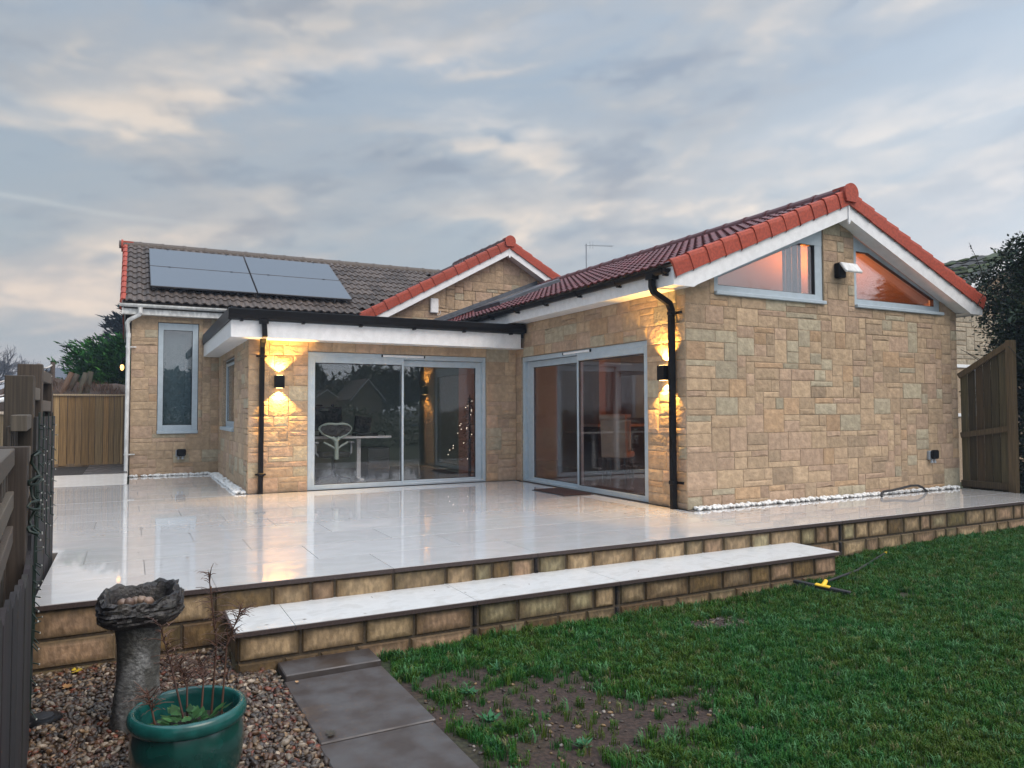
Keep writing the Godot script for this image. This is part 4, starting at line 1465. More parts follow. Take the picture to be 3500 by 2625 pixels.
func gable_window(label: String, s: float) -> void:
	var w := Node3D.new()
	w.name = "window"
	house.add_child(w, true)
	tag(w, label)
	var mx := func(x: float) -> float: return x if s > 0 else 2.0 * 8.74 - x
	var uy := func(x: float) -> float: return 2.703 + 0.4162 * (x - 5.97) - 0.006
	var F := func(pts: Array) -> PackedVector2Array:
		var out := PackedVector2Array()
		for p in pts: out.append(Vector2(mx.call(p[0]), p[1]))
		return out
	var x0 := 6.444
	var x1 := 8.42 if s > 0 else 8.415
	var sh := 0.0 if s > 0 else -0.1
	# frame members: bottom rail, inner post, sloping head, outer nib, infill to the soffit
	var top := func(x: float) -> float: return uy.call(minf(mx.call(x), 2.0 * 8.69 - mx.call(x)))
	var gp := [[6.52, 2.775], [8.28, 2.775], [8.28, 3.455], [7.98, 3.455], [6.52, 2.875]] if s > 0 else [[6.585, 2.775], [8.352, 2.775], [8.352, 3.46], [8.09, 3.46], [6.585, 2.885]]
	var parts := [
		[[x0, 2.69], [x1, 2.69], [x1, gp[0][1]], [x0, gp[0][1]]],
		[[gp[1][0], gp[0][1]], [x1, gp[0][1]], [x1, gp[2][1]], [gp[1][0], gp[2][1]]],
		[[x0, gp[0][1]], [gp[0][0], gp[0][1]], [gp[0][0], gp[4][1]], [x0, top.call(x0)]],
	]
	var b := Mb.new()
	for p in parts: b.prism(F.call(p), Vector3(0, 0, GZ - 0.10), Vector3.RIGHT, Vector3.UP, 0.082)
	part("frame", b, M.frame, w)
	var h := Mb.new()
	h.prism(F.call([gp[4], gp[3], gp[2], [x1, gp[2][1]], [x1, top.call(x1)], [x0, top.call(x0)]]), Vector3(0, 0, GZ - 0.10), Vector3.RIGHT, Vector3.UP, 0.086)
	part("frame", h, M.frame, w)
	var g := Mb.new()
	g.prism(F.call([[gp[0][0] - 0.01, gp[0][1] - 0.01], [gp[1][0] + 0.01, gp[1][1] - 0.01], [gp[2][0] + 0.01, gp[2][1] + 0.01], [gp[3][0], gp[3][1] + 0.01], [gp[4][0] - 0.01, gp[4][1] + 0.01]]), Vector3(0, 0, GZ - 0.055), Vector3.RIGHT, Vector3.UP, 0.006)
	g.prism(F.call([[gp[0][0] - 0.01, gp[0][1] - 0.01], [gp[1][0] + 0.01, gp[1][1] - 0.01], [gp[2][0] + 0.01, gp[2][1] + 0.01], [gp[3][0], gp[3][1] + 0.01], [gp[4][0] - 0.01, gp[4][1] + 0.01]]), Vector3(0, 0, GZ - 0.08), Vector3.RIGHT, Vector3.UP, 0.006)
	part("pane", g, M.glass, w)
	var k := Mb.new()
	for i in 5:
		var p := Vector2(mx.call(gp[i][0]), gp[i][1])
		var q := Vector2(mx.call(gp[(i + 1) % 5][0]), gp[(i + 1) % 5][1])
		var d := q - p
		k.box(Vector3((p.x + q.x) * 0.5, (p.y + q.y) * 0.5, GZ - 0.05), Vector3(d.length(), 0.012, 0.05), Basis(Vector3.BACK, d.angle()))
	part("gasket", k, M.rubber, w)
	var si := Mb.new()
	var a: float = minf(mx.call(x0), mx.call(x1))
	var e: float = maxf(mx.call(x0), mx.call(x1))
	bbev(si, Vector3(0, 0, GZ), Vector3.RIGHT, a - 0.005, e + 0.01, 2.645, 2.692, -0.1, 0.05, 0.006)
	part("sill", si, M.frame, w)

# ---- things fixed to the house
func square_pipe(b: Mb, path: Array, r: float) -> void:
	b.tube(path, r * 1.32, r * 1.32, 4, true, PI / 4)

func build_fittings() -> void:
	# downpipes are parts of the house
	var d := Mb.new()
	square_pipe(d, [Vector3(1.68, 2.53, -10.90), Vector3(1.69, 2.40, -10.90), Vector3(1.70, 2.31, -10.94), Vector3(1.71, 2.24, -11.17), Vector3(1.71, 2.15, -11.215), Vector3(1.70, 0.0, -11.215)], 0.034)
	d.box(Vector3(1.68, 2.49, -10.90), Vector3(0.12, 0.06, 0.10))
	var dp := part("downpipe", d, M.black, house)
	tag(dp, "black downpipe left of the left wall lamp")
	for y in [2.02, 0.28]:
		var c := Mb.new()
		c.bevel(Vector3(1.705, y, -11.215), Vector3(0.085, 0.04, 0.085), 0.006)
		c.box(Vector3(1.705, y, -11.25), Vector3(0.15, 0.025, 0.02))
		part("pipe_clip", c, M.black, dp)
	d = Mb.new()
	square_pipe(d, [Vector3(5.562, 2.84, -7.0), Vector3(5.562, 2.70, -7.0), Vector3(5.60, 2.63, -7.01), Vector3(5.86, 2.52, -7.05), Vector3(5.90, 2.44, -7.055), Vector3(5.90, 0.0, -7.05)], 0.034)
	d.box(Vector3(5.562, 2.815, -7.0), Vector3(0.10, 0.07, 0.13))
	dp = part("downpipe", d, M.black, house)
	tag(dp, "black downpipe at the corner of the wing")
	for y in [2.40, 0.32]:
		var c := Mb.new()
		c.bevel(Vector3(5.90, y, -7.05), Vector3(0.085, 0.045, 0.085), 0.006)
		c.box(Vector3(5.94, y, -7.0), Vector3(0.025, 0.03, 0.17))
		part("pipe_clip", c, M.black, dp)
	d = Mb.new()
	d.tube([Vector3(0.14, 3.15, -15.06), Vector3(0.14, 3.02, -15.06)], 0.043, 0.043, 12)
	d.tube([Vector3(0.14, 3.04, -15.06), Vector3(0.12, 2.99, -15.07), Vector3(-0.04, 2.90, -15.14), Vector3(-0.07, 2.84, -15.17), Vector3(-0.055, 2.70, -15.22), Vector3(-0.05, 2.60, -15.24), Vector3(-0.055, 0.02, -15.25)], 0.036, 0.036, 12)
	d.tube([Vector3(-0.05, 2.66, -15.235), Vector3(-0.05, 2.58, -15.24)], 0.042, 0.042, 12)
	dp = part("downpipe", d, M.dirtywhite, house)
	tag(dp, "white downpipe at the corner beside the new fence")
	for y in [2.41, 0.42]:
		var c := Mb.new()
		c.tube([Vector3(-0.053, y - 0.015, -15.25), Vector3(-0.053, y + 0.015, -15.25)], 0.044, 0.044, 12)
		c.box(Vector3(0.02, y, -15.26), Vector3(0.13, 0.02, 0.02))
		part("pipe_clip", c, M.dirtywhite, dp)

	# wall lamps: black blocks that throw light up and down
	wall_lamp("lit black up-down wall lamp between the downpipe and the left sliding door", Vector3(1.957, 1.645, DZ + 0.012), Vector3.RIGHT)
	wall_lamp("lit black up-down wall lamp behind the corner downpipe", Vector3(WX - 0.012, 1.67, -7.215), Vector3.BACK)

	# weatherproof sockets
	for q in [["black weatherproof socket under the tall narrow window", Vector3(0.86, 0.42, MZ)], ["black weatherproof socket low on the gable wall near the right fence", Vector3(10.68, 0.52, GZ)]]:
		var t := thing("outdoor_socket", q[0], "socket", q[1], "weatherproof sockets on the walls")
		var b := Mb.new()
		b.bevel(Vector3(0, 0, 0.03), Vector3(0.17, 0.13, 0.045), 0.008)
		part("back_box", b, M.greyplastic, t)
		b = Mb.new()
		b.bevel(Vector3(0.01, 0.012, 0.072), Vector3(0.165, 0.135, 0.05), 0.02)
		part("cover", b, M.black, t)
		for x in [-0.035, 0.035]:
			b = Mb.new()
			b.lathe([Vector2(0.022, -0.115), Vector2(0.022, -0.09), Vector2(0.012, -0.075), Vector2(0.012, -0.05)], Vector3(x, 0, 0.05), 10)
			part("cable_gland", b, M.greyplastic, t)
	# alarm box
	var al := thing("alarm_box", "white alarm box on the upper gable wall", "alarm box", Vector3(6.0, 3.56, MZ + 0.012))
	var b := Mb.new()
	b.bevel(Vector3(0, 0, 0.035), Vector3(0.19, 0.33, 0.07), 0.015)
	part("cover", b, M.white, al)
	b = Mb.new()
	b.tube([Vector3(0.06, -0.16, 0.02), Vector3(0.09, -0.21, 0.015), Vector3(0.14, -0.19, 0.012), Vector3(0.17, -0.10, 0.01)], 0.006, 0.006, 6)
	part("cable", b, M.dirtywhite, al)
	# floodlight
	var fl := thing("floodlight", "unlit floodlight between the two triangular windows", "floodlight", Vector3(8.70, 3.13, GZ + 0.01))
	b = Mb.new()
	b.bevel(Vector3(-0.01, 0, 0.05), Vector3(0.13, 0.21, 0.11), 0.015)
	part("housing", b, M.black, fl)
	b = Mb.new()
	b.bevel(Vector3(0.09, 0.03, 0.15), Vector3(0.34, 0.035, 0.17), 0.01, Basis(Vector3.RIGHT, 0.95))
	part("light_panel", b, M.dirtywhite, fl)
	# solar panels on the old roof
	var c2 := 1.0 / sqrt(1.0 + 0.53 * 0.53)
	var up := Vector3(0, 0.53 * c2, -c2)
	var nn := Vector3(0, c2, 0.53 * c2)
	for r in 2:
		for q in 2:
			var t := Node3D.new()
			t.name = "solar_panel"
			house.add_child(t, true)
			tag(t, ["lower left solar panel of the four", "lower right solar panel of the four", "upper left solar panel of the four", "upper right solar panel of the four"][r * 2 + q] + " on the old roof")
			t.transform = Transform3D(Basis(Vector3.RIGHT, nn, -up), Vector3(1.277 + 1.955 * q, 3.225, -15.06) + nn * 0.14 + up * (1.13 + 1.235 * r))
			b = Mb.new()
			b.bevel(Vector3.ZERO, Vector3(1.935, 0.035, 1.215), 0.004)
			part("frame", b, M.rail, t)
			b = Mb.new()
			b.box(Vector3(0, 0.0185, 0), Vector3(1.91, 0.002, 1.19))
			part("glass_face", b, M.solar, t)
			for x in [-0.6, 0.6]:
				b = Mb.new()
				b.box(Vector3(x, 0.015, -0.613), Vector3(0.04, 0.035, 0.02))
				part("clamp", b, M.rail, t)
				b = Mb.new()
				b.box(Vector3(x, -0.05, 0), Vector3(0.04, 0.05, 1.21))
				part("mounting_rail", b, M.rail, t)
	# aerial
	var ae := thing("aerial", "thin television aerial on the far ridge", "aerial", Vector3(12.53, 4.8, -18.98))
	b = Mb.new()
	b.tube([Vector3(0, -0.2, 0), Vector3(0, 1.60, 0)], 0.022, 0.02, 8)
	part("mast", b, M.greyplastic, ae)
	b = Mb.new()
	b.tube([Vector3(-0.05, 1.55, 0), Vector3(1.03, 1.64, -0.05)], 0.01, 0.01, 6)
	for k in 10:
		var x := 0.12 + k * 0.095
		b.tube([Vector3(x, 1.56 + x * 0.08, -0.11), Vector3(x, 1.56 + x * 0.08, 0.11)], 0.004, 0.004, 5)
	b.tube([Vector3(0.25, 1.46, 0.0), Vector3(0.25, 1.70, 0.0)], 0.006, 0.006, 5)
	b.tube([Vector3(0.14, 1.46, 0.0), Vector3(0.14, 1.70, 0.0)], 0.006, 0.006, 5)
	part("boom", b, M.greyplastic, ae)

func wall_lamp(label: String, at: Vector3, u: Vector3) -> void:
	var t := thing("wall_lamp", label, "wall lamp", at, "up-down wall lamps beside the sliding doors")
	t.basis = Basis(u, Vector3.UP, u.cross(Vector3.UP))
	var b := Mb.new()
	b.bevel(Vector3(0, 0, 0.058), Vector3(0.135, 0.185, 0.105), 0.004)
	part("housing", b, M.black, t)
	b = Mb.new()
	b.box(Vector3(0, 0, 0.003), Vector3(0.10, 0.12, 0.006))
	part("back_plate", b, M.black, t)
	for s in [1.0, -1.0]:
		b = Mb.new()
		b.box(Vector3(0, s * 0.0945, 0.058), Vector3(0.085, 0.004, 0.065))
		part("lamp_lens", b, glow(1.0, 0.62, 0.22, 6.0), t)
		var l := SpotLight3D.new()
		l.name = "lamp_light"
		l.light_color = Color(1.0, 0.76, 0.38)
		l.light_energy = LAMP_E
		l.spot_angle = 50.0
		l.spot_angle_attenuation = 0.25
		l.spot_attenuation = 2.0
		l.spot_range = 12.0
		l.light_size = 0.02
		l.shadow_enabled = true
		t.add_child(l, true)
		l.position = Vector3(0, s * 0.103, 0.052)
		l.basis = Basis(Vector3.RIGHT, s * PI / 2)

const LAMP_E := 2.6

# ---- rooms seen through the glass
func build_interior() -> void:
	var fl := Mb.new()
	fl.span(Vector3(WX + 0.02, -0.2, -15.54), Vector3(WE - 0.27, 0.01, GZ - 0.262))
	fl.span(Vector3(BX + 0.02, -0.2, -15.54), Vector3(WX + 0.02, 0.01, DZ - 0.152))
	part("floor", fl, M.floor, house)
	var w := Mb.new()
	w.span(Vector3(BX + 0.262, 0, -15.54), Vector3(WX - 0.3, 2.26, -15.3))       # office back wall
	w.span(Vector3(WX + 0.3, 0, -15.55), Vector3(WE - 0.27, 4.05, -15.3))
	w.span(Vector3(WX - 0.3, 0, -15.55), Vector3(WX + 0.3, 2.55, -13.1))         # chimney-like pier between the rooms
	w.span(Vector3(WX - 0.02, 2.15, -13.1), Vector3(WX + 0.28, 2.7, DZ - 0.26))
	w.span(Vector3(8.2, 0, -13.6), Vector3(8.35, 2.4, -12.0))
	part("inner_wall", w, M.paint, house)
	w = Mb.new()
	w.span(Vector3(BX + 0.262, 0.01, -15.299), Vector3(WX - 0.3, 2.255, -15.28))
	w.span(Vector3(WX - 0.315, 0.01, -15.28), Vector3(WX - 0.302, 2.255, -13.1))
	part("office_wall", w, mat(0.21, 0.27, 0.215, 0.8), house)
	var lining := Mb.new()
	lining.span(Vector3(WX + 0.264, 2.16, -11.2), Vector3(WX + 0.28, 2.72, GZ - 0.3))
	lining.span(Vector3(WE - 0.275, 0, -15.5), Vector3(WE - 0.262, 2.75, GZ - 0.265))
	part("wall_lining", lining, M.paint, house)
	# kitchen run along the far wall of the wing
	var kc := thing("kitchen_units", "dark kitchen units at the back of the wing", "kitchen units", Vector3(9.4, 0.01, -11.9))
	for k in 5:
		var b := Mb.new()
		b.bevel(Vector3(-1.2 + 0.6 * k, 0.45, 0), Vector3(0.59, 0.86, 0.58), 0.006)
		part("cupboard", b, M.cabinet, kc)
	var b := Mb.new()
	b.bevel(Vector3(0, 0.90, 0), Vector3(3.04, 0.04, 0.64), 0.006)
	part("worktop", b, M.worktop, kc)
	var ta := thing("window_blind", "dark blind hanging inside the left triangular window", "blind", Vector3(8.16, 2.74, -7.19))
	b = Mb.new()
	for k in 6: b.bevel(Vector3(-0.15 + 0.06 * k, 0.42, 0.006 * (k % 2)), Vector3(0.058, 0.84, 0.006), 0.001)
	part("fabric", b, mat(0.02, 0.024, 0.035, 0.6), ta)
	# two dining chairs with tall upholstered backs
	for q in [["dining chair nearest the right sliding door", Vector3(7.35, 0.01, -10.2), 2.2], ["dining chair farther into the wing", Vector3(7.75, 0.01, -10.75), 2.5]]:
		var c := thing("dining_chair", q[0], "chair", q[1], "dining chairs in the wing")
		c.rotation.y = q[2]
		b = Mb.new()
		b.bevel(Vector3(0, 0.45, 0), Vector3(0.45, 0.10, 0.45), 0.02)
		part("seat", b, M.paint, c)
		b = Mb.new()
		b.bevel(Vector3(0, 0.78, -0.22), Vector3(0.45, 0.62, 0.07), 0.02, Basis(Vector3.RIGHT, -0.1))
		b.tube([Vector3(-0.225, 1.08, -0.27), Vector3(0.225, 1.08, -0.27)], 0.05, 0.05, 10)
		part("backrest", b, M.paint, c)
		for x in [-0.19, 0.19]:
			for z in [-0.19, 0.19]:
				b = Mb.new()
				b.tube([Vector3(x, 0.42, z), Vector3(x * 1.08, 0.0, z * 1.08)], 0.022, 0.016, 6)
				part("leg", b, M.bark, c)
	# pendant that lights the wing
	var pe := thing("pendant_lamp", "warm glowing ceiling lamp inside the wing", "lamp", Vector3(9.5, 3.0, -8.2))
	b = Mb.new()
	b.tube([Vector3(0, 0.08, 0), Vector3(0, 0.85, 0)], 0.006, 0.006, 6)
	part("flex", b, M.black, pe)
	b = Mb.new()
	var ns := FastNoiseLite.new()
	b.blob(Vector3.ZERO, Vector3(0.08, 0.08, 0.08), 0.0, ns, 8, 12)
	part("bulb", b, glow(1.0, 0.5, 0.16, 2.5), pe)
	var ol := OmniLight3D.new()
	ol.name = "bulb_light"
	ol.light_color = Color(1.0, 0.50, 0.11)
	ol.light_energy = 1.7
	ol.light_size = 0.07
	ol.omni_range = 14.0
	ol.omni_attenuation = 2.0
	ol.shadow_enabled = true
	pe.add_child(ol)

	# the office behind the left door
	var de := thing("desk", "white desk with a slim leg behind the left sliding door", "desk", Vector3(3.2, 0.01, -12.75))
	b = Mb.new()
	b.bevel(Vector3(0, 0.745, 0), Vector3(1.75, 0.035, 0.72), 0.005)
	part("desktop", b, M.white, de)
	for x in [-0.62, 0.36]:
		b = Mb.new()
		b.bevel(Vector3(x, 0.37, 0.1), Vector3(0.07, 0.72, 0.05), 0.006)
		b.bevel(Vector3(x, 0.015, 0.0), Vector3(0.08, 0.03, 0.68), 0.006)
		part("leg", b, M.white, de)
	var mo := thing("monitor", "dark monitor standing on the office desk", "monitor", Vector3(2.95, 0.772, -12.85))
	b = Mb.new()
	b.bevel(Vector3(0, 0.30, 0), Vector3(0.72, 0.42, 0.035), 0.008)
	part("screen", b, M.black, mo)
	b = Mb.new()
	b.tube([Vector3(0, 0, -0.04), Vector3(0, 0.28, -0.03)], 0.022, 0.022, 8)
	b.lathe([Vector2(0.12, 0.0), Vector2(0.12, 0.012), Vector2(0.02, 0.02)], Vector3(0, 0, -0.04), 16)
	part("stand", b, M.black, mo)
	b = Mb.new()
	b.bevel(Vector3(-0.03, 0.535, 0), Vector3(0.12, 0.035, 0.04), 0.01)
	b.bevel(Vector3(0.2, 0.535, 0), Vector3(0.05, 0.05, 0.04), 0.015)
	part("webcam", b, M.black, mo)
	var la := thing("laptop", "open black laptop on the office desk", "laptop", Vector3(3.66, 0.765, -12.6))
	b = Mb.new()
	b.bevel(Vector3(0, 0.03, 0), Vector3(0.40, 0.05, 0.26), 0.008)
	part("base", b, M.black, la)
	b = Mb.new()
	b.bevel(Vector3(-0.01, 0.20, -0.12), Vector3(0.30, 0.30, 0.012), 0.004, Basis(Vector3.BACK, -0.15) * Basis(Vector3.RIGHT, -0.15))
	part("screen", b, M.black, la)
	b = Mb.new()
	b.tube([Vector3(0.18, 0.05, 0.05), Vector3(0.27, 0.10, 0.06), Vector3(0.34, 0.07, 0.05), Vector3(0.36, 0.005, 0.05)], 0.006, 0.006, 6)
	part("cable", b, M.black, la)
	var pc := thing("drawer_unit", "dark drawer unit under the office desk", "drawers", Vector3(3.88, 0.01, -12.75))
	b = Mb.new()
	b.bevel(Vector3(0, 0.28, 0), Vector3(0.40, 0.55, 0.5), 0.01)
	part("carcass", b, M.cabinet, pc)
	for k in 3:
		b = Mb.new()
		b.bevel(Vector3(0, 0.10 + 0.18 * k, 0.255), Vector3(0.38, 0.165, 0.015), 0.004)
		part("drawer", b, M.cabinet, pc)
	# office chair seen from behind
	var ch := thing("office_chair", "office chair with a pale looped backrest frame", "chair", Vector3(3.03, 0.01, -12.15))
	b = Mb.new()
	var loop := []
	for k in 25:
		var a := TAU * k / 24.0
		var sx := cos(a)
		var sy := sin(a)
		var wdt := 0.265 * (1.0 - 0.28 * clampf(-sy, 0.0, 1.0))
		loop.append(Vector3(sx * wdt, 0.90 + (0.10 if sy > 0.0 else 0.16) * sy - 0.022 * exp(-sx * sx * 12.0) * (1.0 if sy > 0.0 else 0.0), 0.03 - 0.04 * sx * sx))
	b.tube(loop, 0.02, 0.02, 8, false)
	b.tube([Vector3(-0.06, 0.76, 0.035), Vector3(0, 0.70, 0.05), Vector3(0, 0.40, 0.06)], 0.03, 0.04, 8)
	b.tube([Vector3(0.06, 0.76, 0.035), Vector3(0, 0.70, 0.05)], 0.03, 0.03, 8)
	b.tube([Vector3(-0.20, 0.68, 0.02), Vector3(-0.1, 0.63, 0.05), Vector3(0, 0.56, 0.06), Vector3(0.1, 0.63, 0.05), Vector3(0.20, 0.68, 0.02)], 0.017, 0.017, 8)
	part("back_frame", b, mat(0.33, 0.41, 0.38, 0.4), ch)
	b = Mb.new()
	var pl := PackedVector2Array()
	for k in 24: pl.append(Vector2(loop[k].x * 0.97, loop[k].y))
	b.prism(pl, Vector3(0, 0, 0.015), Vector3.RIGHT, Vector3.UP, 0.008)
	part("back_mesh", b, M.rubber, ch)
	b = Mb.new()
	b.bevel(Vector3(0, 0.47, -0.2), Vector3(0.50, 0.09, 0.48), 0.03)
	part("seat", b, M.rubber, ch)
	for x in [-0.3, 0.3]:
		b = Mb.new()
		b.tube([Vector3(x * 0.8, 0.44, -0.12), Vector3(x, 0.50, -0.12), Vector3(x, 0.66, -0.12)], 0.018, 0.018, 8)
		b.bevel(Vector3(x, 0.67, -0.18), Vector3(0.08, 0.03, 0.26), 0.012)
		part("armrest", b, M.greyplastic, ch)
	b = Mb.new()
	b.tube([Vector3(0, 0.1, -0.15), Vector3(0, 0.44, -0.15)], 0.03, 0.03, 8)
	part("column", b, M.black, ch)
	for k in 5:
		var a := TAU * k / 5.0 + 0.3
		b = Mb.new()
		b.tube([Vector3(0, 0.12, -0.15), Vector3(cos(a) * 0.30, 0.07, -0.15 + sin(a) * 0.30)], 0.025, 0.015, 6)
		b.blob(Vector3(cos(a) * 0.30, 0.03, -0.15 + sin(a) * 0.30), Vector3(0.03, 0.03, 0.03), 0.0, ns, 6, 8)
		part("leg", b, M.black, ch)
	# small Christmas tree with lights
	var tree := thing("christmas_tree", "dark christmas tree with white lights behind the left sliding door", "christmas tree", Vector3(5.63, 0.01, -12.5))
	b = Mb.new()
	b.tube([Vector3(0, 0, 0), Vector3(0, 1.5, 0)], 0.03, 0.008, 7)
	part("trunk", b, M.bark, tree)
	b = Mb.new()
	for k in 1500:
		var h := rng.randf()
		var a := rng.randf() * TAU
		var r := (1.0 - h) * 0.42 * sqrt(rng.randf())
		b.col = Color(0.012, 0.035, 0.018) * rng.randf_range(0.6, 1.3)
		b.leaf(Vector3(cos(a) * r, 0.25 + h * 1.2, sin(a) * r), Vector3(cos(a), -0.25, sin(a)).normalized(), Vector3(-sin(a), 0, cos(a)), 0.07, 0.012)
	part("crown", b, M.needle, tree)
	var gm := glow(1.0, 0.85, 0.65, 2.4)
	for k in 28:
		var h := rng.randf() * 0.95
		var a := rng.randf() * TAU
		var r := (1.0 - h) * 0.42 + 0.02
		b = Mb.new()
		b.blob(Vector3(cos(a) * r, 0.28 + h * 1.16, sin(a) * r), Vector3(0.0065, 0.0065, 0.0065), 0.0, ns, 4, 6)
		part("fairy_bulb", b, gm, tree)

# ---- the weathered fence on the left
func plank(called: String, parent: Node3D, at: Vector3, size: Vector3, col: Color, bs := Basis.IDENTITY) -> MeshInstance3D:
	var b := Mb.new()
	b.col = col
	b.bevel(at, size, 0.004, bs)
	return part(called, b, M.fencewood, parent)

func build_left_fence() -> void:
	var f := thing("old_fence", "weathered stepped timber fence on the left with grey boards", "fence")
	var grey := Color(0.050, 0.041, 0.032)
	var dark := Color(0.019, 0.018, 0.020)
	# the run leans away a little from the patio: x of its front at a depth
	var fx := func(z: float) -> float:
		return -0.407 - maxf(-4.09 - z, -0.3) * 0.0797 if z > -5.86 else -0.548 - (-5.86 - z) * 0.010
	# rails and boards, bay by bay: [near z, far z, top, rails]
	for bay in [[-2.1, -4.36, 1.02, [0.98, 0.77, 0.60]], [-4.46, -5.42, 1.19, [1.145, 0.95, 0.74]], [-5.55, -6.28, 1.38, [1.33, 1.1]], [-6.42, -7.2, 1.53, [1.48, 1.25]]]:
		var z: float = bay[0]
		var turn := Basis(Vector3.UP, 0.0795 if bay[0] > -5.5 else 0.0)
		while z > bay[1] + 0.03:
			var wd := minf(0.10, z - bay[1])
			plank("board", f, Vector3(fx.call(z) - 0.115 + rng.randf_range(-0.004, 0.004), (bay[2] + GY - 0.06) * 0.5, z - wd * 0.5), Vector3(0.018, bay[2] - GY - 0.06, wd - rng.randf_range(0.006, 0.016)), grey * rng.randf_range(0.7, 1.5), turn)
			z -= wd
		var zm: float = (bay[0] + bay[1]) * 0.5
		for y in bay[3]:
			plank("rail", f, Vector3(fx.call(zm) - 0.065, y, zm), Vector3(0.07, 0.085, bay[0] - bay[1]), Color(0.105, 0.088, 0.068) * rng.randf_range(0.8, 1.2), turn)
	# posts, stepping up
	for p in [[-4.41, 1.03, 0.09], [-5.49, 1.43, 0.13], [-6.35, 1.55, 0.12], [-7.25, 1.45, 0.09]]:
		plank("post", f, Vector3(fx.call(p[0]) - 0.095, (p[1] + GY) * 0.5, p[0]), Vector3(0.15, p[1] - GY, p[2]), Color(0.055, 0.041, 0.030) * rng.randf_range(0.8, 1.2))
	# dark wet boards on the patio side
	var z := -2.5
	while z > -7.22:
		var wd := rng.randf_range(0.10, 0.15)
		var top := 0.50
		if z < -5.38: top = 1.17
		elif z < -4.40: top = 0.62
		var b := Mb.new()
		b.col = dark * rng.randf_range(0.65, 1.6)
		var h: float = top - GY
		b.prism(PackedVector2Array([Vector2(0, 0), Vector2(wd - 0.008, 0), Vector2(wd - 0.008, h - (0.05 if top < 0.65 else 0.0)), Vector2(wd * 0.5, h), Vector2(0, h - (0.05 if top < 0.65 else 0.0))]), Vector3(fx.call(z) - 0.022, GY, z), Vector3.FORWARD, Vector3.UP, 0.02 + rng.randf_range(-0.004, 0.003))
		part("picket", b, M.fencewood, f)
		z -= wd
	# string of unlit fairy lights hung on the boards
	var s := thing("fairy_lights", "unlit string of small lights hanging on the dark fence boards", "string lights")
	var cable := mat(0.008, 0.02, 0.014, 0.5)
	var bulb := mat(0.5, 0.52, 0.5, 0.3)
	var bulbs := []
	for k in 8:
		var zz := -4.25 - 0.37 * k
		var top := 0.46 if zz > -4.45 else (0.85 if zz > -5.35 else 1.2)
		var len := rng.randf_range(0.75, 1.15)
		if zz > -4.5: len = 0.7
		var path := []
		var b := Mb.new()
		for j in 10:
			var p := Vector3(fx.call(zz) + 0.012, top - len * j / 9.0, zz + rng.randf_range(-0.022, 0.022))
			path.append(p)
			if j > 0:
				var sgn := 1.0 if j % 2 else -1.0
				var e := p + Vector3(0.03, rng.randf_range(-0.035, 0.0), sgn * rng.randf_range(0.03, 0.08))
				b.tube([p, e], 0.0035, 0.003, 5)
				if rng.randf() < 0.75: bulbs.append(e)
		b.tube(path, 0.004, 0.004, 5)
		part("cable", b, cable, s)
	for e in bulbs:
		var b := Mb.new()
		b.box(e, Vector3(0.0055, 0.0075, 0.0055))
		part("bulb", b, bulb, s)
	# loose coil of cable over the post
	var b := Mb.new()
	var coil := []
	for k in 30:
		var a := k * 0.7
		coil.append(Vector3(fx.call(-4.45) + 0.01 + 0.025 * sin(k * 1.3), 0.98 - 0.014 * k + 0.05 * sin(a), -4.45 + 0.06 * cos(a)))
	b.tube(coil, 0.007, 0.007, 5)
	part("cable", b, cable, s)

# ---- beyond the patio on the left
func branchy(b: Mb, at: Vector3, dir: Vector3, l: float, r: float, depth: int, spread: float, minr := 0.004) -> void:
	var p := at
	var path := [p]
	var d := dir
	for k in 3:
		d = (d + Vector3(rng.randf_range(-1, 1), rng.randf_range(-0.4, 0.7), rng.randf_range(-1, 1)) * 0.16).normalized()
		p += d * l / 3.0
		path.append(p)
	b.tube(path, r, maxf(r * 0.62, minr), 5 if depth > 1 else 3, false)
	if depth == 0: return
	var n := 2 + rng.randi() % 3
	for k in n:
		var a := rng.randf() * TAU
		var side := d.cross(Vector3(cos(a), 0.3, sin(a))).normalized()
		var nd := (d + side * spread * rng.randf_range(0.5, 1.15)).normalized()
		branchy(b, path[1 + rng.randi() % 2 + (1 if k < 2 else 0)], nd, l * rng.randf_range(0.6, 0.82), maxf(r * 0.6, minr), depth - 1, spread, minr)

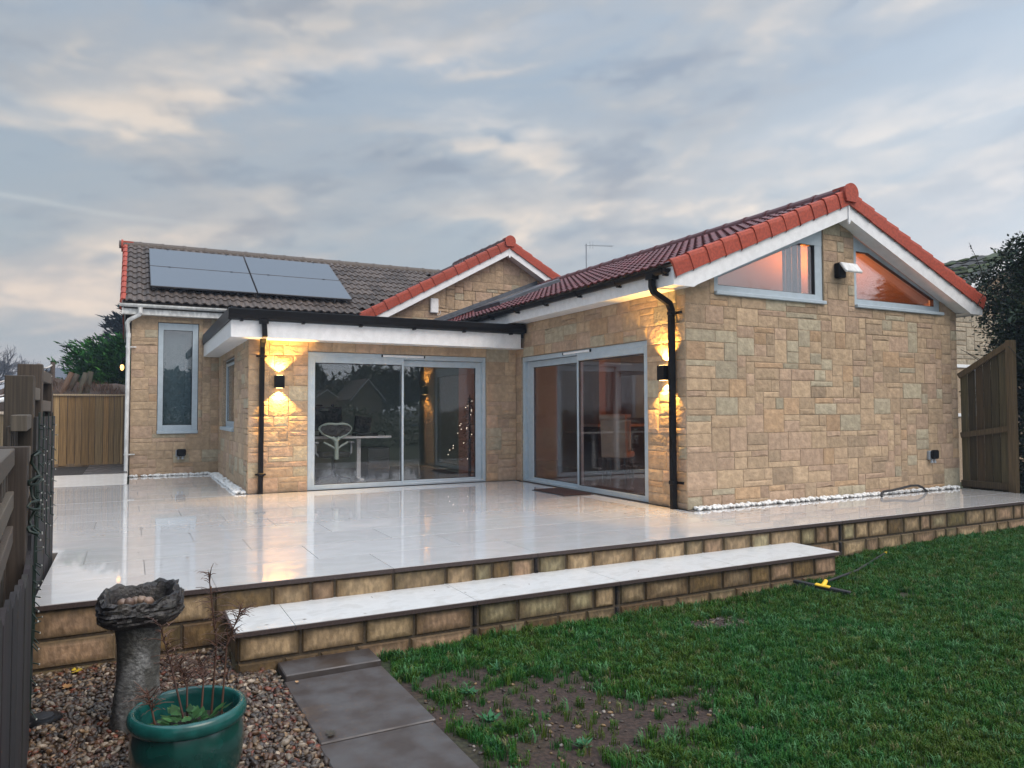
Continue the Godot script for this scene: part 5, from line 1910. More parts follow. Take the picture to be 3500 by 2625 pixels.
func conifer(label: String, at: Vector3, h: float, rad: float, count: int, col: Color, col2: Color, size: float) -> void:
	var t := thing("conifer", label, "conifer tree", at)
	var b := Mb.new()
	b.tube([Vector3.ZERO, Vector3(0.05, h * 0.5, 0), Vector3(0, h * 0.95, 0)], 0.16, 0.03, 8)
	part("trunk", b, M.bark, t)
	b = Mb.new()
	var ns := FastNoiseLite.new()
	ns.seed = int(at.x * 7.0) + 3
	ns.frequency = 0.9
	# sprays: boughs reach out and up, each carrying flat leafy fans
	var boughs := count / 34
	for k in boughs:
		var y := pow(rng.randf(), 0.9)
		var prof := sin(PI * clampf(0.12 + y * 0.86, 0.0, 1.0)) * (1.0 - 0.25 * y)
		var a := rng.randf() * TAU
		var reach := rad * prof * (0.72 + 0.5 * ns.get_noise_2d(cos(a) * 3.0 + y * 4.0, sin(a) * 3.0 - y * 3.0) + rng.randf_range(0.0, 0.35))
		var base := Vector3(cos(a) * reach * 0.25, h * (0.04 + 0.88 * y), sin(a) * reach * 0.25)
		var tip := Vector3(cos(a) * reach, h * (0.04 + 0.88 * y) + reach * rng.randf_range(0.15, 0.55), sin(a) * reach)
		var tone := rng.randf_range(0.6, 1.25)
		var cc := col.lerp(col2, clampf(ns.get_noise_3dv(tip) * 1.2 + 0.35, 0.0, 1.0)) * tone
		for j in 34:
			var u := pow(rng.randf(), 0.55)
			var p := base.lerp(tip, u) + Vector3(rng.randf_range(-1, 1), rng.randf_range(-0.7, 0.4), rng.randf_range(-1, 1)) * size * 1.6 * (1.15 - u)
			var d := (tip - base).normalized() + Vector3(rng.randf_range(-0.7, 0.7), rng.randf_range(-0.5, 0.5), rng.randf_range(-0.7, 0.7))
			d = d.normalized()
			var sd := d.cross(Vector3(rng.randf_range(-1, 1), 1, rng.randf_range(-1, 1))).normalized()
			b.col = cc * rng.randf_range(0.75, 1.25)
			b.leaf(p, d, sd, size * rng.randf_range(0.8, 1.7), size * 0.42)
	part("crown", b, M.needle, t)

func build_back_left() -> void:
	# new close-board fence
	var f := thing("new_fence", "new tan close-boarded timber fence across the end of the patio", "fence")
	var x := -1.62
	while x < -0.04:
		var wd := minf(rng.randf_range(0.095, 0.15), -0.03 - x)
		var c: Color = Color(0.40, 0.235, 0.095).lerp(Color(0.47, 0.33, 0.165), rng.randf()) * [0.62, 1.05, 0.8, 1.15, 0.7, 0.95][rng.randi() % 6]
		plank("board", f, Vector3(x + wd * 0.5, 0.82, -17.46 + rng.randf_range(-0.012, 0.012)), Vector3(wd - 0.009, 1.42, 0.022), c, Basis(Vector3.UP, 0.08))
		x += wd
	plank("capping_rail", f, Vector3(-0.83, 1.555, -17.45), Vector3(1.62, 0.035, 0.08), Color(0.50, 0.38, 0.24))
	plank("gravel_board", f, Vector3(-0.83, 0.09, -17.47), Vector3(1.62, 0.12, 0.03), Color(0.22, 0.15, 0.09))
	plank("post", f, Vector3(-0.09, 0.75, -17.36), Vector3(0.09, 1.6, 0.09), Color(0.15, 0.10, 0.06))
	# small lit bulb on the house side
	var l := thing("outside_bulb", "small glowing orange bulb hanging by the house corner", "lamp", Vector3(-0.155, 2.09, -16.45))
	var b := Mb.new()
	var ns := FastNoiseLite.new()
	b.blob(Vector3.ZERO, Vector3(0.036, 0.065, 0.036), 0.0, ns, 8, 10)
	part("bulb", b, glow(1.0, 0.48, 0.12, 2.0), l)
	b = Mb.new()
	b.tube([Vector3(0, 0.06, 0), Vector3(0, 0.14, 0), Vector3(0.05, 0.2, 0), Vector3(0.16, 0.2, 0)], 0.014, 0.014, 8)
	b.tube([Vector3(0, 0.055, 0), Vector3(0, 0.11, 0)], 0.025, 0.02, 8)
	part("bracket", b, M.black, l)
	var ol := OmniLight3D.new()
	ol.name = "bulb_light"
	ol.light_color = Color(1.0, 0.66, 0.3)
	ol.light_energy = 0.006
	ol.light_size = 0.03
	ol.omni_range = 12.0
	ol.omni_attenuation = 2.0
	ol.shadow_enabled = true
	l.add_child(ol)
	# neighbour's low fence and pale rail behind the stepped fence
	var nf := thing("neighbour_fence", "low timber panel with a pale top rail beyond the old fence", "fence")
	for k in 16: plank("board", nf, Vector3(-2.7 + 0.105 * k, 0.35, -9.3), Vector3(0.10, 1.66, 0.02), Color(0.17, 0.13, 0.08) * rng.randf_range(0.7, 1.2))
	plank("capping_rail", nf, Vector3(-1.9, 1.195, -9.3), Vector3(1.7, 0.03, 0.06), Color(0.5, 0.42, 0.33))
	var pr := thing("white_rail", "pale sloping pole leaning behind the old fence", "pole")
	b = Mb.new()
	b.tube([Vector3(-2.2, 1.12, -9.0), Vector3(-0.98, 1.37, -9.1)], 0.024, 0.024, 8)
	part("pole", b, M.dirtywhite, pr)
	# earth mound with dead growth
	var m := Mb.new()
	var mn := FastNoiseLite.new()
	mn.frequency = 0.035
	m.col = Color(0.085, 0.055, 0.042)
	m.blob(Vector3(-1.4, 0.2, -22.5), Vector3(2.6, 1.75, 1.6), 0.25, mn, 16, 24)
	m.col = Color(0.06, 0.06, 0.03)
	m.blob(Vector3(-5.0, -0.2, -23.0), Vector3(3.2, 1.9, 1.6), 0.3, mn, 12, 18)
	var mo := struct("earth_mound", m, M.ground, "brown earth bank behind the new fence")
	var dead := []
	var dcol := []
	var blade := Mb.new()
	blade.leaf(Vector3.ZERO, Vector3.UP, Vector3.RIGHT, 0.22, 0.012)
	for k in 1600:
		var px := rng.randf_range(-3.6, 0.7)
		var q := (px + 1.4) / 2.6
		var top := 0.2 + 1.75 * sqrt(maxf(0.0, 1.0 - q * q))
		var zz := rng.randf_range(-0.1, 0.9)
		dead.append(Transform3D(Basis.from_euler(Vector3(rng.randf_range(-0.6, 0.6), rng.randf() * TAU, rng.randf_range(-0.6, 0.6))).scaled(Vector3.ONE * rng.randf_range(0.5, 1.3)), Vector3(px, top - 0.30 * zz * zz - 0.05, -22.5 + zz * 1.3)))
		dcol.append(Color(0.13, 0.075, 0.05) * rng.randf_range(0.5, 1.3))
	tag(many("dead_stalks", blade.done(), M.needle, dead, dcol), "brown dead stalks on the earth bank", "dead plants")
	# leaning rope-fence posts
	var posts := [[Vector3(-2.55, 1.0, -21.6), Vector3(-2.52, 2.06, -21.6), Color(0.33, 0.17, 0.08), "upright orange-brown post nearest the old fence"], [Vector3(-2.28, 1.4, -22.4), Vector3(-2.06, 2.44, -22.2), Color(0.16, 0.11, 0.085), "leaning grey post with ropes, tall"], [Vector3(-1.83, 1.5, -22.6), Vector3(-1.82, 2.52, -22.6), Color(0.12, 0.09, 0.07), "thin upright post beside the conifer's left edge"],
		[Vector3(-1.66, 1.35, -21.6), Vector3(-1.33, 2.21, -21.7), Color(0.20, 0.12, 0.075), "leaning brown post on the earth bank"], [Vector3(-1.50, 1.5, -21.8), Vector3(-1.22, 2.18, -21.9), Color(0.12, 0.10, 0.075), "short leaning grey post beside the brown one"], [Vector3(-1.22, 1.45, -21.8), Vector3(-1.03, 2.22, -21.9), Color(0.13, 0.115, 0.08), "leaning pair post, left one"], [Vector3(-1.05, 1.5, -22.0), Vector3(-0.93, 2.26, -22.1), Color(0.11, 0.10, 0.07), "leaning pair post, right one"]]
	for k in posts.size():
		var p: Array = posts[k]
		var t := thing("leaning_post", p[3], "post", p[0], "posts on the earth bank")
		b = Mb.new()
		b.col = p[2]
		b.tube([Vector3.ZERO, p[1] - p[0]], 0.075 if k != 2 else 0.06, 0.068 if k != 2 else 0.055, 8)
		part("timber", b, M.fencewood, t)
	var ropes := [[Vector3(-3.3, 1.78, -20.6), Vector3(-2.56, 2.02, -21.55), 0.02], [Vector3(-2.50, 2.0, -21.55), Vector3(-2.1, 2.36, -22.15), 0.10], [Vector3(-2.03, 2.36, -22.15), Vector3(-1.84, 2.44, -22.55), 0.05], [Vector3(-2.52, 1.7, -21.55), Vector3(-2.16, 1.98, -22.2), 0.04], [Vector3(-2.1, 2.02, -22.2), Vector3(-1.84, 2.15, -22.55), 0.03], [Vector3(-3.3, 1.45, -20.6), Vector3(-2.56, 1.68, -21.55), 0.02]]
	for k in ropes.size():
		var q: Array = ropes[k]
		var t := thing("rope", ["upper rope running in from the left to the orange-brown post", "sagging rope between the orange-brown post and the tall leaning post", "short rope between the tall leaning post and the thin post", "lower rope between the orange-brown post and the tall leaning post", "lower short rope reaching the thin post", "lower rope running in from the left to the orange-brown post"][k], "rope", Vector3.ZERO, "ropes strung between the posts")
		b = Mb.new()
		var path := []
		for j in 9:
			var u := j / 8.0
			path.append(q[0].lerp(q[1], u) - Vector3(0, q[2] * 4.0 * u * (1.0 - u), 0))
		b.tube(path, 0.022, 0.022, 6)
		part("strand", b, mat(0.50, 0.48, 0.45, 0.8), t)
	var nest := thing("dead_plant", "dark round clump of dead growth on the old fence end", "plant", Vector3(-1.9, 2.1, -21.2))
	b = Mb.new()
	for k in 700:
		var a := rng.randf() * TAU
		var y := rng.randf_range(-1, 1)
		var dd := Vector3(cos(a), y, sin(a)).normalized()
		b.col = Color(0.055, 0.042, 0.032) * rng.randf_range(0.5, 1.4)
		b.leaf(dd * 0.10 * rng.randf(), dd, dd.cross(Vector3(0.3, 1, 0.2)).normalized(), rng.randf_range(0.12, 0.24), 0.012)
	part("stalks", b, M.needle, nest)
	# conifers
	conifer("large dark green conifer behind the new fence", Vector3(0.15, 0.6, -26.0), 3.15, 2.35, 42000, Color(0.022, 0.095, 0.024), Color(0.05, 0.15, 0.025), 0.13)
	conifer("yellow-green conifer beside the house corner, right of the dark one", Vector3(0.75, 0.6, -24.8), 2.45, 1.0, 9000, Color(0.07, 0.125, 0.016), Color(0.10, 0.16, 0.02), 0.10)
	conifer("far dark cedar rising behind the old house's left verge", Vector3(0.9, -0.4, -42.0), 8.3, 2.9, 14000, Color(0.012, 0.020, 0.022), Color(0.016, 0.026, 0.022), 0.34)
	# far house with a grey hipped roof
	var h := thing("far_house", "far low house with a grey hipped roof beyond the old fence", "house", Vector3(-5.6, 0, -61.0))
	b = Mb.new()
	b.span(Vector3(-1.7, GY, -3.5), Vector3(3.6, 3.45, 3.0))
	part("wall", b, mat(0.20, 0.15, 0.12, 0.9), h)
	b = Mb.new()
	var e := [Vector3(-1.95, 3.42, 3.3), Vector3(3.9, 3.42, 3.3), Vector3(3.9, 3.42, -3.8), Vector3(-1.95, 3.42, -3.8), Vector3(-0.2, 4.35, 0.0), Vector3(2.4, 4.35, 0.0)]
	b.quad(e[0], e[1], e[5], e[4])
	b.quad(e[2], e[3], e[4], e[5])
	b.tri(e[1], e[2], e[5])
	b.tri(e[3], e[0], e[4])
	b.quad(e[3], e[2], e[1], e[0])
	part("roof", b, mat(0.085, 0.095, 0.115, 0.6, ntex(0.03, 4, 0.6, 1.0, 50), Vector3(0.6, 0.6, 0.6)), h)
	# bare trees
	for q in [["bare winter tree at the left edge of the picture", Vector3(-8.3, GY, -66.0), 2.6, 0.26, 6], ["small bare tree above the far grey roof", Vector3(-6.3, GY, -72.0), 2.3, 0.16, 5], ["second bare tree farther left, half out of view", Vector3(-9.6, GY, -64.0), 2.7, 0.26, 6]]:
		var t := thing("bare_tree", q[0], "tree", q[1], "bare trees in the distance")
		b = Mb.new()
		b.tube([Vector3.ZERO, Vector3(0.05, 2.6, 0.1)], q[3], q[3] * 0.8, 7)
		part("trunk", b, M.bark, t)
		b = Mb.new()
		for k in 4: branchy(b, Vector3(0.05, 2.1 + 0.15 * k, 0.1), Vector3(rng.randf_range(-0.7, 0.7), 1, rng.randf_range(-0.7, 0.7)).normalized(), q[2] * 0.62, q[3] * 0.5, q[4] - 1, 0.75, 0.011)
		part("branches", b, mat(0.075, 0.075, 0.085, 0.9), t)

# ---- right edge
func build_right() -> void:
	var f := thing("side_fence", "sloping-topped timber fence panel at the right end of the patio", "fence")
	var z := -6.9
	var bx := 11.50
	while z < -6.22:
		var wd := 0.115
		var top := 1.74 + (z + 6.9) * 0.60
		var c := Color(0.085, 0.056, 0.024).lerp(Color(0.12, 0.10, 0.045), rng.randf()) * rng.randf_range(0.45, 1.3)
		plank("board", f, Vector3(bx + 0.02, (top - 0.02) * 0.5, z + wd * 0.5), Vector3(0.02, top + 0.02, wd - 0.008), c)
		z += wd
	var rb := Mb.new()
	rb.col = Color(0.13, 0.09, 0.04)
	rb.bevel(Vector3(bx - 0.02, 1.94, -6.53), Vector3(0.045, 0.085, 0.86), 0.004, Basis(Vector3.RIGHT, -0.54))
	part("top_rail", rb, M.fencewood, f)
	plank("mid_rail", f, Vector3(bx - 0.02, 0.86, -6.53), Vector3(0.04, 0.085, 0.72), Color(0.125, 0.085, 0.04), Basis(Vector3.RIGHT, -0.16))
	plank("bottom_rail", f, Vector3(bx - 0.02, 0.06, -6.53), Vector3(0.04, 0.10, 0.72), Color(0.10, 0.07, 0.035))
	plank("post", f, Vector3(bx, 0.86, -6.14), Vector3(0.10, 2.72, 0.10), Color(0.13, 0.09, 0.04))
	# neighbour's stone bungalow
	var h := thing("neighbour_house", "neighbouring pale stone bungalow with a mossy roof at the right", "house")
	var wall := Mb.new()
	wall.span(Vector3(14.6, GY, -20.0), Vector3(20.8, 3.2, -9.56))
	wall.prism(PackedVector2Array([Vector2(14.6, 3.2), Vector2(20.8, 3.2), Vector2(17.7, 4.68)]), Vector3(0, 0, -9.8), Vector3.RIGHT, Vector3.UP, 0.24)
	var wl := part("wall", wall, M.mortar, h)
	for r in ashlar(lines([14.6, 18.2], 0.10), lines([1.2, 3.3], 0.10), [Rect2(15.0, 1.0, 1.5, 1.15)]):
		var b := Mb.new()
		var t := Color(0.42, 0.36, 0.27) * rng.randf_range(0.85, 1.1)
		var g := r.grow(-0.006) as Rect2
		add_stone(b, PackedVector2Array([g.position, Vector2(g.end.x, g.position.y), g.end, Vector2(g.position.x, g.end.y)]), Vector3(0, 0, -9.56), Vector3.RIGHT, Vector3.UP, 0.01, 0.006, t, t)
		part("stone", b, M.stone, wl)
	var win := Mb.new()
	rect_frame(win, Vector3(15.0, 1.05, -9.56), Vector3.RIGHT, 0, 1.5, 0, 1.13, 0.07, 0.07, 0.07, 0.07, -0.05, 0.03)
	var w2 := part("window", win, M.white, h)
	var pn := Mb.new()
	pn.span(Vector3(15.06, 1.1, -9.60), Vector3(16.44, 2.12, -9.59))
	part("pane", pn, M.solar, w2)
	var rf := Mb.new()
	for s in [1.0, -1.0]:
		var mx := func(x: float) -> float: return x if s > 0 else 35.4 - x
		rf.prism(PackedVector2Array([Vector2(mx.call(14.15), 3.12), Vector2(17.7, 4.78), Vector2(17.7, 4.66), Vector2(mx.call(14.15), 3.0)]), Vector3(0, 0, -20.3), Vector3.RIGHT, Vector3.UP, 11.05)
	var rr := part("roof", rf, M.bark, h)
	var tm := tile_mesh(0.34, 0.40, 0.03, 1, Color(0.09, 0.085, 0.075))
	var up := Vector3(3.55, 1.66, 0).normalized()
	var tb := slope_basis(Vector3(0, 0, -1), up)
	var trs := []
	var cs := []
	for r in 12:
		for q in 32:
			trs.append(Transform3D(tb, Vector3(14.1, 3.10, -9.25 - 0.335 * q) + up * 0.33 * r))
			cs.append((Color(0.75, 1.05, 0.45) if rng.randf() < 0.45 else Color(1, 1, 1)) * rng.randf_range(0.5, 1.2))
	many("roof_tiles", tm, M.oldtile, trs, cs, rr)
	var moss := Mb.new()
	var ns := FastNoiseLite.new()
	ns.frequency = 0.04
	for k in 130:
		var s := rng.randf_range(0.2, 3.9)
		moss.col = Color(0.04, 0.06, 0.012) * rng.randf_range(0.6, 1.5)
		moss.blob(Vector3(14.1, 3.15, rng.randf_range(-13.5, -9.25)) + up * s, Vector3(rng.randf_range(0.05, 0.14), 0.03, rng.randf_range(0.06, 0.2)), 0.4, ns, 4, 7, Basis(Vector3.BACK, 0.44))
	var mp := part("moss", moss, M.ground, rr)
	var bg := Mb.new()
	for s in [1.0, -1.0]:
		var mx := func(x: float) -> float: return x if s > 0 else 35.4 - x
		bg.prism(PackedVector2Array([Vector2(mx.call(14.2), 2.92), Vector2(17.699, 4.56), Vector2(17.699, 4.74), Vector2(mx.call(14.2), 3.08)]), Vector3(0, 0, -9.27), Vector3.RIGHT, Vector3.UP, 0.03)
	part("barge_board", bg, M.white, h)
	# evergreen climber over the fence
	var sh := thing("evergreen_shrub", "tall dark evergreen shrub overhanging the right fence", "shrub", Vector3(12.55, GY, -5.9))
	var b := Mb.new()
	for k in 7: branchy(b, Vector3(rng.randf_range(-0.2, 0.2), 0, rng.randf_range(-0.3, 0.3)), Vector3(rng.randf_range(-0.05, 0.25), 1, rng.randf_range(-0.4, 0.4)).normalized(), 1.35, 0.035, 3, 0.4, 0.004)
	part("stems", b, M.bark, sh)
	b = Mb.new()
	var n2 := FastNoiseLite.new()
	n2.frequency = 0.7
	n2.seed = 9
	for k in 5200:
		# clumps of leaves
		var y := rng.randf_range(0.1, 4.35)
		var a := rng.randf() * TAU
		var rad := 1.05 * (0.75 + 0.6 * n2.get_noise_3d(cos(a) * 1.5, y, sin(a) * 1.5)) * (1.0 - 0.5 * smoothstep(3.4, 4.5, y))
		if y < 1.9: rad *= 0.85
		var r := rad * sqrt(rng.randf())
		var c := Vector3(cos(a) * r * 0.95, y, sin(a) * r * 1.5)
		var tone := rng.randf_range(0.5, 1.3)
		for j in 16:
			var d := Vector3(rng.randf_range(-1, 1), rng.randf_range(-0.8, 0.8), rng.randf_range(-1, 1)).normalized()
			b.col = Color(0.024, 0.046, 0.022).lerp(Color(0.08, 0.11, 0.05), pow(rng.randf(), 4.0)) * tone
			b.leaf(c + d * rng.randf_range(0.02, 0.14), d, d.cross(Vector3(rng.randf_range(-1, 1), 1, rng.randf_range(-1, 1))).normalized(), rng.randf_range(0.05, 0.085), 0.038)
	# loose sprays that stand clear of the mass
	for k in 30:
		var o := Vector3(rng.randf_range(-0.9, 0.3), rng.randf_range(2.4, 3.9), rng.randf_range(-0.9, 0.9))
		var d := Vector3(rng.randf_range(-1.0, 0.1), rng.randf_range(0.1, 1.0), rng.randf_range(-0.6, 0.6)).normalized()
		var l := rng.randf_range(0.35, 0.75)
		b.col = Color(0.05, 0.04, 0.03)
		b.tube([o, o + d * l * 0.5 + Vector3(0, 0.03, 0), o + d * l], 0.006, 0.003, 4, false)
		for j in 26:
			var u := rng.randf()
			var dd := (d * 0.4 + Vector3(rng.randf_range(-1, 1), rng.randf_range(-1, 1), rng.randf_range(-1, 1))).normalized()
			b.col = Color(0.025, 0.045, 0.025) * rng.randf_range(0.6, 1.4)
			b.leaf(o + d * l * u, dd, dd.cross(Vector3.UP).normalized(), 0.05, 0.02)
	part("foliage", b, M.leaf, sh)

# ---- what the glass of the doors mirrors: gardens, two gabled houses and trees behind the viewer
func build_behind() -> void:
	for q in [["gabled house far behind the viewer, mirrored in the left door", Vector3(24.3, GY, 60.0), 1.7, 5.0], ["second gabled house behind the viewer, nearer the conifer", Vector3(21.0, GY, 66.0), 2.6, 3.9]]:
		var h := thing("mirrored_house", q[0], "house", q[1])
		var b := Mb.new()
		var w: float = q[2]
		b.prism(PackedVector2Array([Vector2(-w, 0), Vector2(w, 0), Vector2(w, q[3] * 0.6), Vector2(0, q[3] + 0.3), Vector2(-w, q[3] * 0.6)]), Vector3(0, 0, 8), Vector3.LEFT, Vector3.UP, 8.0)
		part("wall", b, mat(0.22, 0.16, 0.11, 0.9), h)
		b = Mb.new()
		for s in [1.0, -1.0]:
			b.prism(PackedVector2Array([Vector2(s * (w + 0.4), q[3] * 0.6 - 0.15), Vector2(0, q[3] + 0.32), Vector2(0, q[3] + 0.5), Vector2(s * (w + 0.4), q[3] * 0.6 + 0.03)]), Vector3(0, 0, 8.2), Vector3.LEFT, Vector3.UP, 8.5)
		part("roof", b, mat(0.10, 0.07, 0.06, 0.8), h)
		b = Mb.new()
		for s in [1.0, -1.0]:
			b.prism(PackedVector2Array([Vector2(s * (w + 0.4), q[3] * 0.6 - 0.2), Vector2(0, q[3] + 0.27), Vector2(0, q[3] + 0.45), Vector2(s * (w + 0.4), q[3] * 0.6 - 0.02)]), Vector3(0, 0, -0.34), Vector3.LEFT, Vector3.UP, 0.04)
		part("barge_board", b, M.white, h)
	for q in [["round-topped tree behind the viewer beside the gabled house", Vector3(28.0, GY, 68.0), 7.2, 5.0], ["broad round-topped tree behind the viewer", Vector3(37.0, GY, 68.0), 7.6, 6.5], ["low broad tree behind the two far houses", Vector3(20.5, GY, 76.0), 6.2, 6.5], ["broad tree farthest right behind the viewer", Vector3(47.0, GY, 66.0), 7.6, 6.0], ["round tree straight behind the viewer", Vector3(6.0, GY, 68.0), 6.4, 6.5], ["tall narrow conifer behind the viewer", Vector3(19.6, GY, 70.0), 8.0, 1.8]]:
		var t := thing("mirrored_tree", q[0], "tree", q[1])
		var b := Mb.new()
		b.tube([Vector3.ZERO, Vector3(0, q[2] * 0.6, 0)], 0.4, 0.2, 8)
		part("trunk", b, M.bark, t)
		b = Mb.new()
		for k in 7000:
			var d := Vector3(rng.randf_range(-1, 1), rng.randf_range(-1, 1), rng.randf_range(-1, 1))
			if d.length() > 1.0: continue
			b.col = Color(0.02, 0.028, 0.018) * rng.randf_range(0.6, 1.3)
			var dd := Vector3(rng.randf_range(-1, 1), rng.randf_range(-1, 1), rng.randf_range(-1, 1)).normalized()
			b.leaf(Vector3(0, q[2] * 0.62, 0) + d * Vector3(q[3], q[2] * 0.40, q[3]) * (1.0 - 0.25 * sin(d.x * 9.0) * sin(d.z * 7.0)), dd, dd.cross(Vector3(0.2, 1, 0.1)).normalized(), 0.9, 0.5)
		part("crown", b, M.leaf, t)
	var hd := thing("garden_hedge", "clipped hedge at the far end of the garden behind the viewer", "hedge", Vector3(0, GY, 9.0))
	var b := Mb.new()
	for k in 9000:
		var p := Vector3(rng.randf_range(-9, 13), rng.randf_range(0, 1.75), rng.randf_range(0, 0.9))
		p.y *= 1.0 + 0.12 * sin(p.x * 1.7)
		var dd := Vector3(rng.randf_range(-1, 1), rng.randf_range(-1, 1), rng.randf_range(-1, 1)).normalized()
		b.col = Color(0.03, 0.055, 0.02) * rng.randf_range(0.6, 1.3)
		b.leaf(p, dd, dd.cross(Vector3(0.2, 1, 0.1)).normalized(), 0.2, 0.12)
	part("foliage", b, M.leaf, hd)
	# bare trees that the gable windows mirror
	for q in [["bare tree beyond the right fence behind the viewer", Vector3(19.5, GY, 6.0)], ["second bare tree farther right behind the viewer", Vector3(24.5, GY, 8.0)]]:
		var t := thing("bare_tree", q[0], "tree", q[1])
		b = Mb.new()
		for k in 6: branchy(b, Vector3(rng.randf_range(-2.2, 2.2), 0, rng.randf_range(-0.6, 0.6)), Vector3(rng.randf_range(-0.2, 0.2), 1, rng.randf_range(-0.2, 0.2)).normalized(), 2.3, 0.05, 4, 0.4, 0.010)
		part("branches", b, M.bark, t)

# ---- loose things in the garden
func build_garden_things() -> void:
	var ns := FastNoiseLite.new()
	ns.frequency = 0.035
	ns.fractal_octaves = 4
	# slab path
	var path := thing("slab_path", "wet grey slab path leading to the patio step", "path")
	var slabs := [[0.855, -4.88, 1.455, -4.615, -0.395], [0.842, -4.575, 1.45, -3.655, -0.418], [0.838, -3.64, 1.435, -2.72, -0.42], [0.835, -2.70, 1.43, -1.80, -0.422], [0.83, -1.78, 1.43, -0.88, -0.424]]
	for q in slabs:
		var b := Mb.new()
		b.bevel(Vector3((q[0] + q[2]) * 0.5, q[4] - 0.03, (q[1] + q[3]) * 0.5), Vector3(q[2] - q[0], 0.06, q[3] - q[1]), 0.006, Basis(Vector3.UP, 0.008))
		part("slab", b, M.path, path)
	# bird bath: a carved-log basin on a weathered stone pillar
	var bb := thing("bird_bath", "dark carved-log bird bath on a weathered stone pillar", "bird bath", Vector3(0.06, GY, -4.36))
	var b := Mb.new()
	b.col = Color(0.085, 0.085, 0.075)
	var prof := []
	for k in 15:
		var y := 0.56 * k / 14.0
		prof.append(Vector2(0.104 + 0.03 * pow(1.0 - k / 14.0, 3.0) + 0.016 * pow(k / 14.0, 4.0), y))
	b.lathe(prof, Vector3.ZERO, 20)
	for k in b.v.size():
		var p := b.v[k]
		var d := 1.0 + 0.10 * ns.get_noise_3d(p.x * 260.0, p.y * 140.0, p.z * 260.0)
		if p.x > 0.06: d *= 0.93
		b.v[k] = Vector3(p.x * d, p.y, p.z * d)
		b.c[k] = Color(0.085, 0.085, 0.078).lerp(Color(0.24, 0.25, 0.25), smoothstep(0.05, 0.35, ns.get_noise_3d(p.x * 160.0 + 40.0, p.y * 60.0, p.z * 160.0)))
	part("pillar", b, M.darkrock, bb)
	b = Mb.new()
	# basin: outer log skin with bark ridges, ragged rim and hollow, on a rounded rectangle
	var rings := [[0.5, 0.53], [0.82, 0.555]]
	for k in 13: rings.append([0.90 + 0.12 * sin(PI * (0.08 + 0.80 * k / 12.0)), 0.575 + 0.115 * k / 12.0])
	rings.append_array([[0.93, 0.705], [0.84, 0.708], [0.78, 0.698], [0.73, 0.67], [0.69, 0.62], [0.36, 0.605], [0.0, 0.603]])
	var nj := 64
	var pts := []
	var cols := []
	for i in rings.size():
		for j in nj:
			var a := TAU * j / nj
			var sq := 1.0 / pow(pow(absf(cos(a)), 3.2) + pow(absf(sin(a)), 3.2), 1.0 / 3.2)
			var rr: float = rings[i][0] * sq
			var p := Vector3(cos(a) * rr * 0.200, rings[i][1], sin(a) * rr * 0.185)
			var ridge := ns.get_noise_3d(p.x * 150.0, p.y * 1500.0, p.z * 150.0)
			var n2 := ns.get_noise_3d(p.x * 160.0 + 70.0, p.y * 200.0, p.z * 160.0)
			var n3 := ns.get_noise_3d(p.x * 600.0, p.y * 600.0 + 50.0, p.z * 600.0)
			var k := 1.0 + (0.09 * ridge + 0.07 * n2 + 0.04 * n3 if i < 17 else 0.03 * n3)
			if i >= 11 and i <= 18: p.y += 0.022 * n2 + 0.016 * n3 + (0.026 if p.x > 0.09 and p.z < 0.06 else 0.0) - (0.034 * smoothstep(0.0, 0.12, p.z) * smoothstep(0.12, 0.05, p.x))
			p.x *= k
			p.z *= k
			pts.append(p)
			cols.append(Color(0.020, 0.019, 0.019).lerp(Color(0.085, 0.078, 0.070), smoothstep(0.0, 0.5, n3 * 0.7 + n2 * 0.8)))
	for i in rings.size() - 1:
		for j in nj:
			var j2 := (j + 1) % nj
			b.quadc(pts[i * nj + j2], pts[i * nj + j], pts[(i + 1) * nj + j], pts[(i + 1) * nj + j2], cols[i * nj + j2], cols[i * nj + j], cols[(i + 1) * nj + j], cols[(i + 1) * nj + j2])
	part("basin", b, M.darkrock, bb)
	for k in 5:
		b = Mb.new()
		b.col = Color(0.19, 0.13, 0.095) * rng.randf_range(0.6, 1.3)
		b.blob(Vector3(-0.08 + 0.03 * k, 0.640 + 0.004 * (k % 2), -0.055 + 0.02 * sin(k * 2.0)), Vector3(0.028, 0.026, 0.024), 0.25, ns, 6, 8)
		part("basin_stone", b, M.pebble, bb)
	# glazed pot
	var po := thing("plant_pot", "large teal glazed pot holding dead stems beside the path", "plant pot", Vector3(0.238, GY, -3.455))
	po.scale = Vector3(1.0, 1.14, 1.0)
	b = Mb.new()
	b.lathe([Vector2(0.0, 0.0), Vector2(0.13, 0.0), Vector2(0.165, 0.02), Vector2(0.198, 0.08), Vector2(0.218, 0.15), Vector2(0.226, 0.21), Vector2(0.222, 0.26), Vector2(0.212, 0.295)], Vector3.ZERO, 48)
	part("body", b, M.pot, po)
	b = Mb.new()
	b.lathe([Vector2(0.212, 0.293), Vector2(0.222, 0.297), Vector2(0.233, 0.308), Vector2(0.237, 0.325), Vector2(0.232, 0.343), Vector2(0.222, 0.352), Vector2(0.21, 0.352), Vector2(0.200, 0.343), Vector2(0.197, 0.32), Vector2(0.197, 0.27), Vector2(0.19, 0.24)], Vector3.ZERO, 48)
	part("rim", b, M.rim, po)
	b = Mb.new()
	b.lathe([Vector2(0.197, 0.262), Vector2(0.15, 0.272), Vector2(0.08, 0.268), Vector2(0.0, 0.275)], Vector3.ZERO, 32)
	part("soil", b, M.soil, po)
	# the dead shrub in it, and green seedlings
	var ds := thing("dead_plant", "dead reddish-brown stems standing in the teal pot", "plant", Vector3(0.238, GY + 0.31, -3.455))
	b = Mb.new()
	b.col = Color(0.06, 0.028, 0.02)
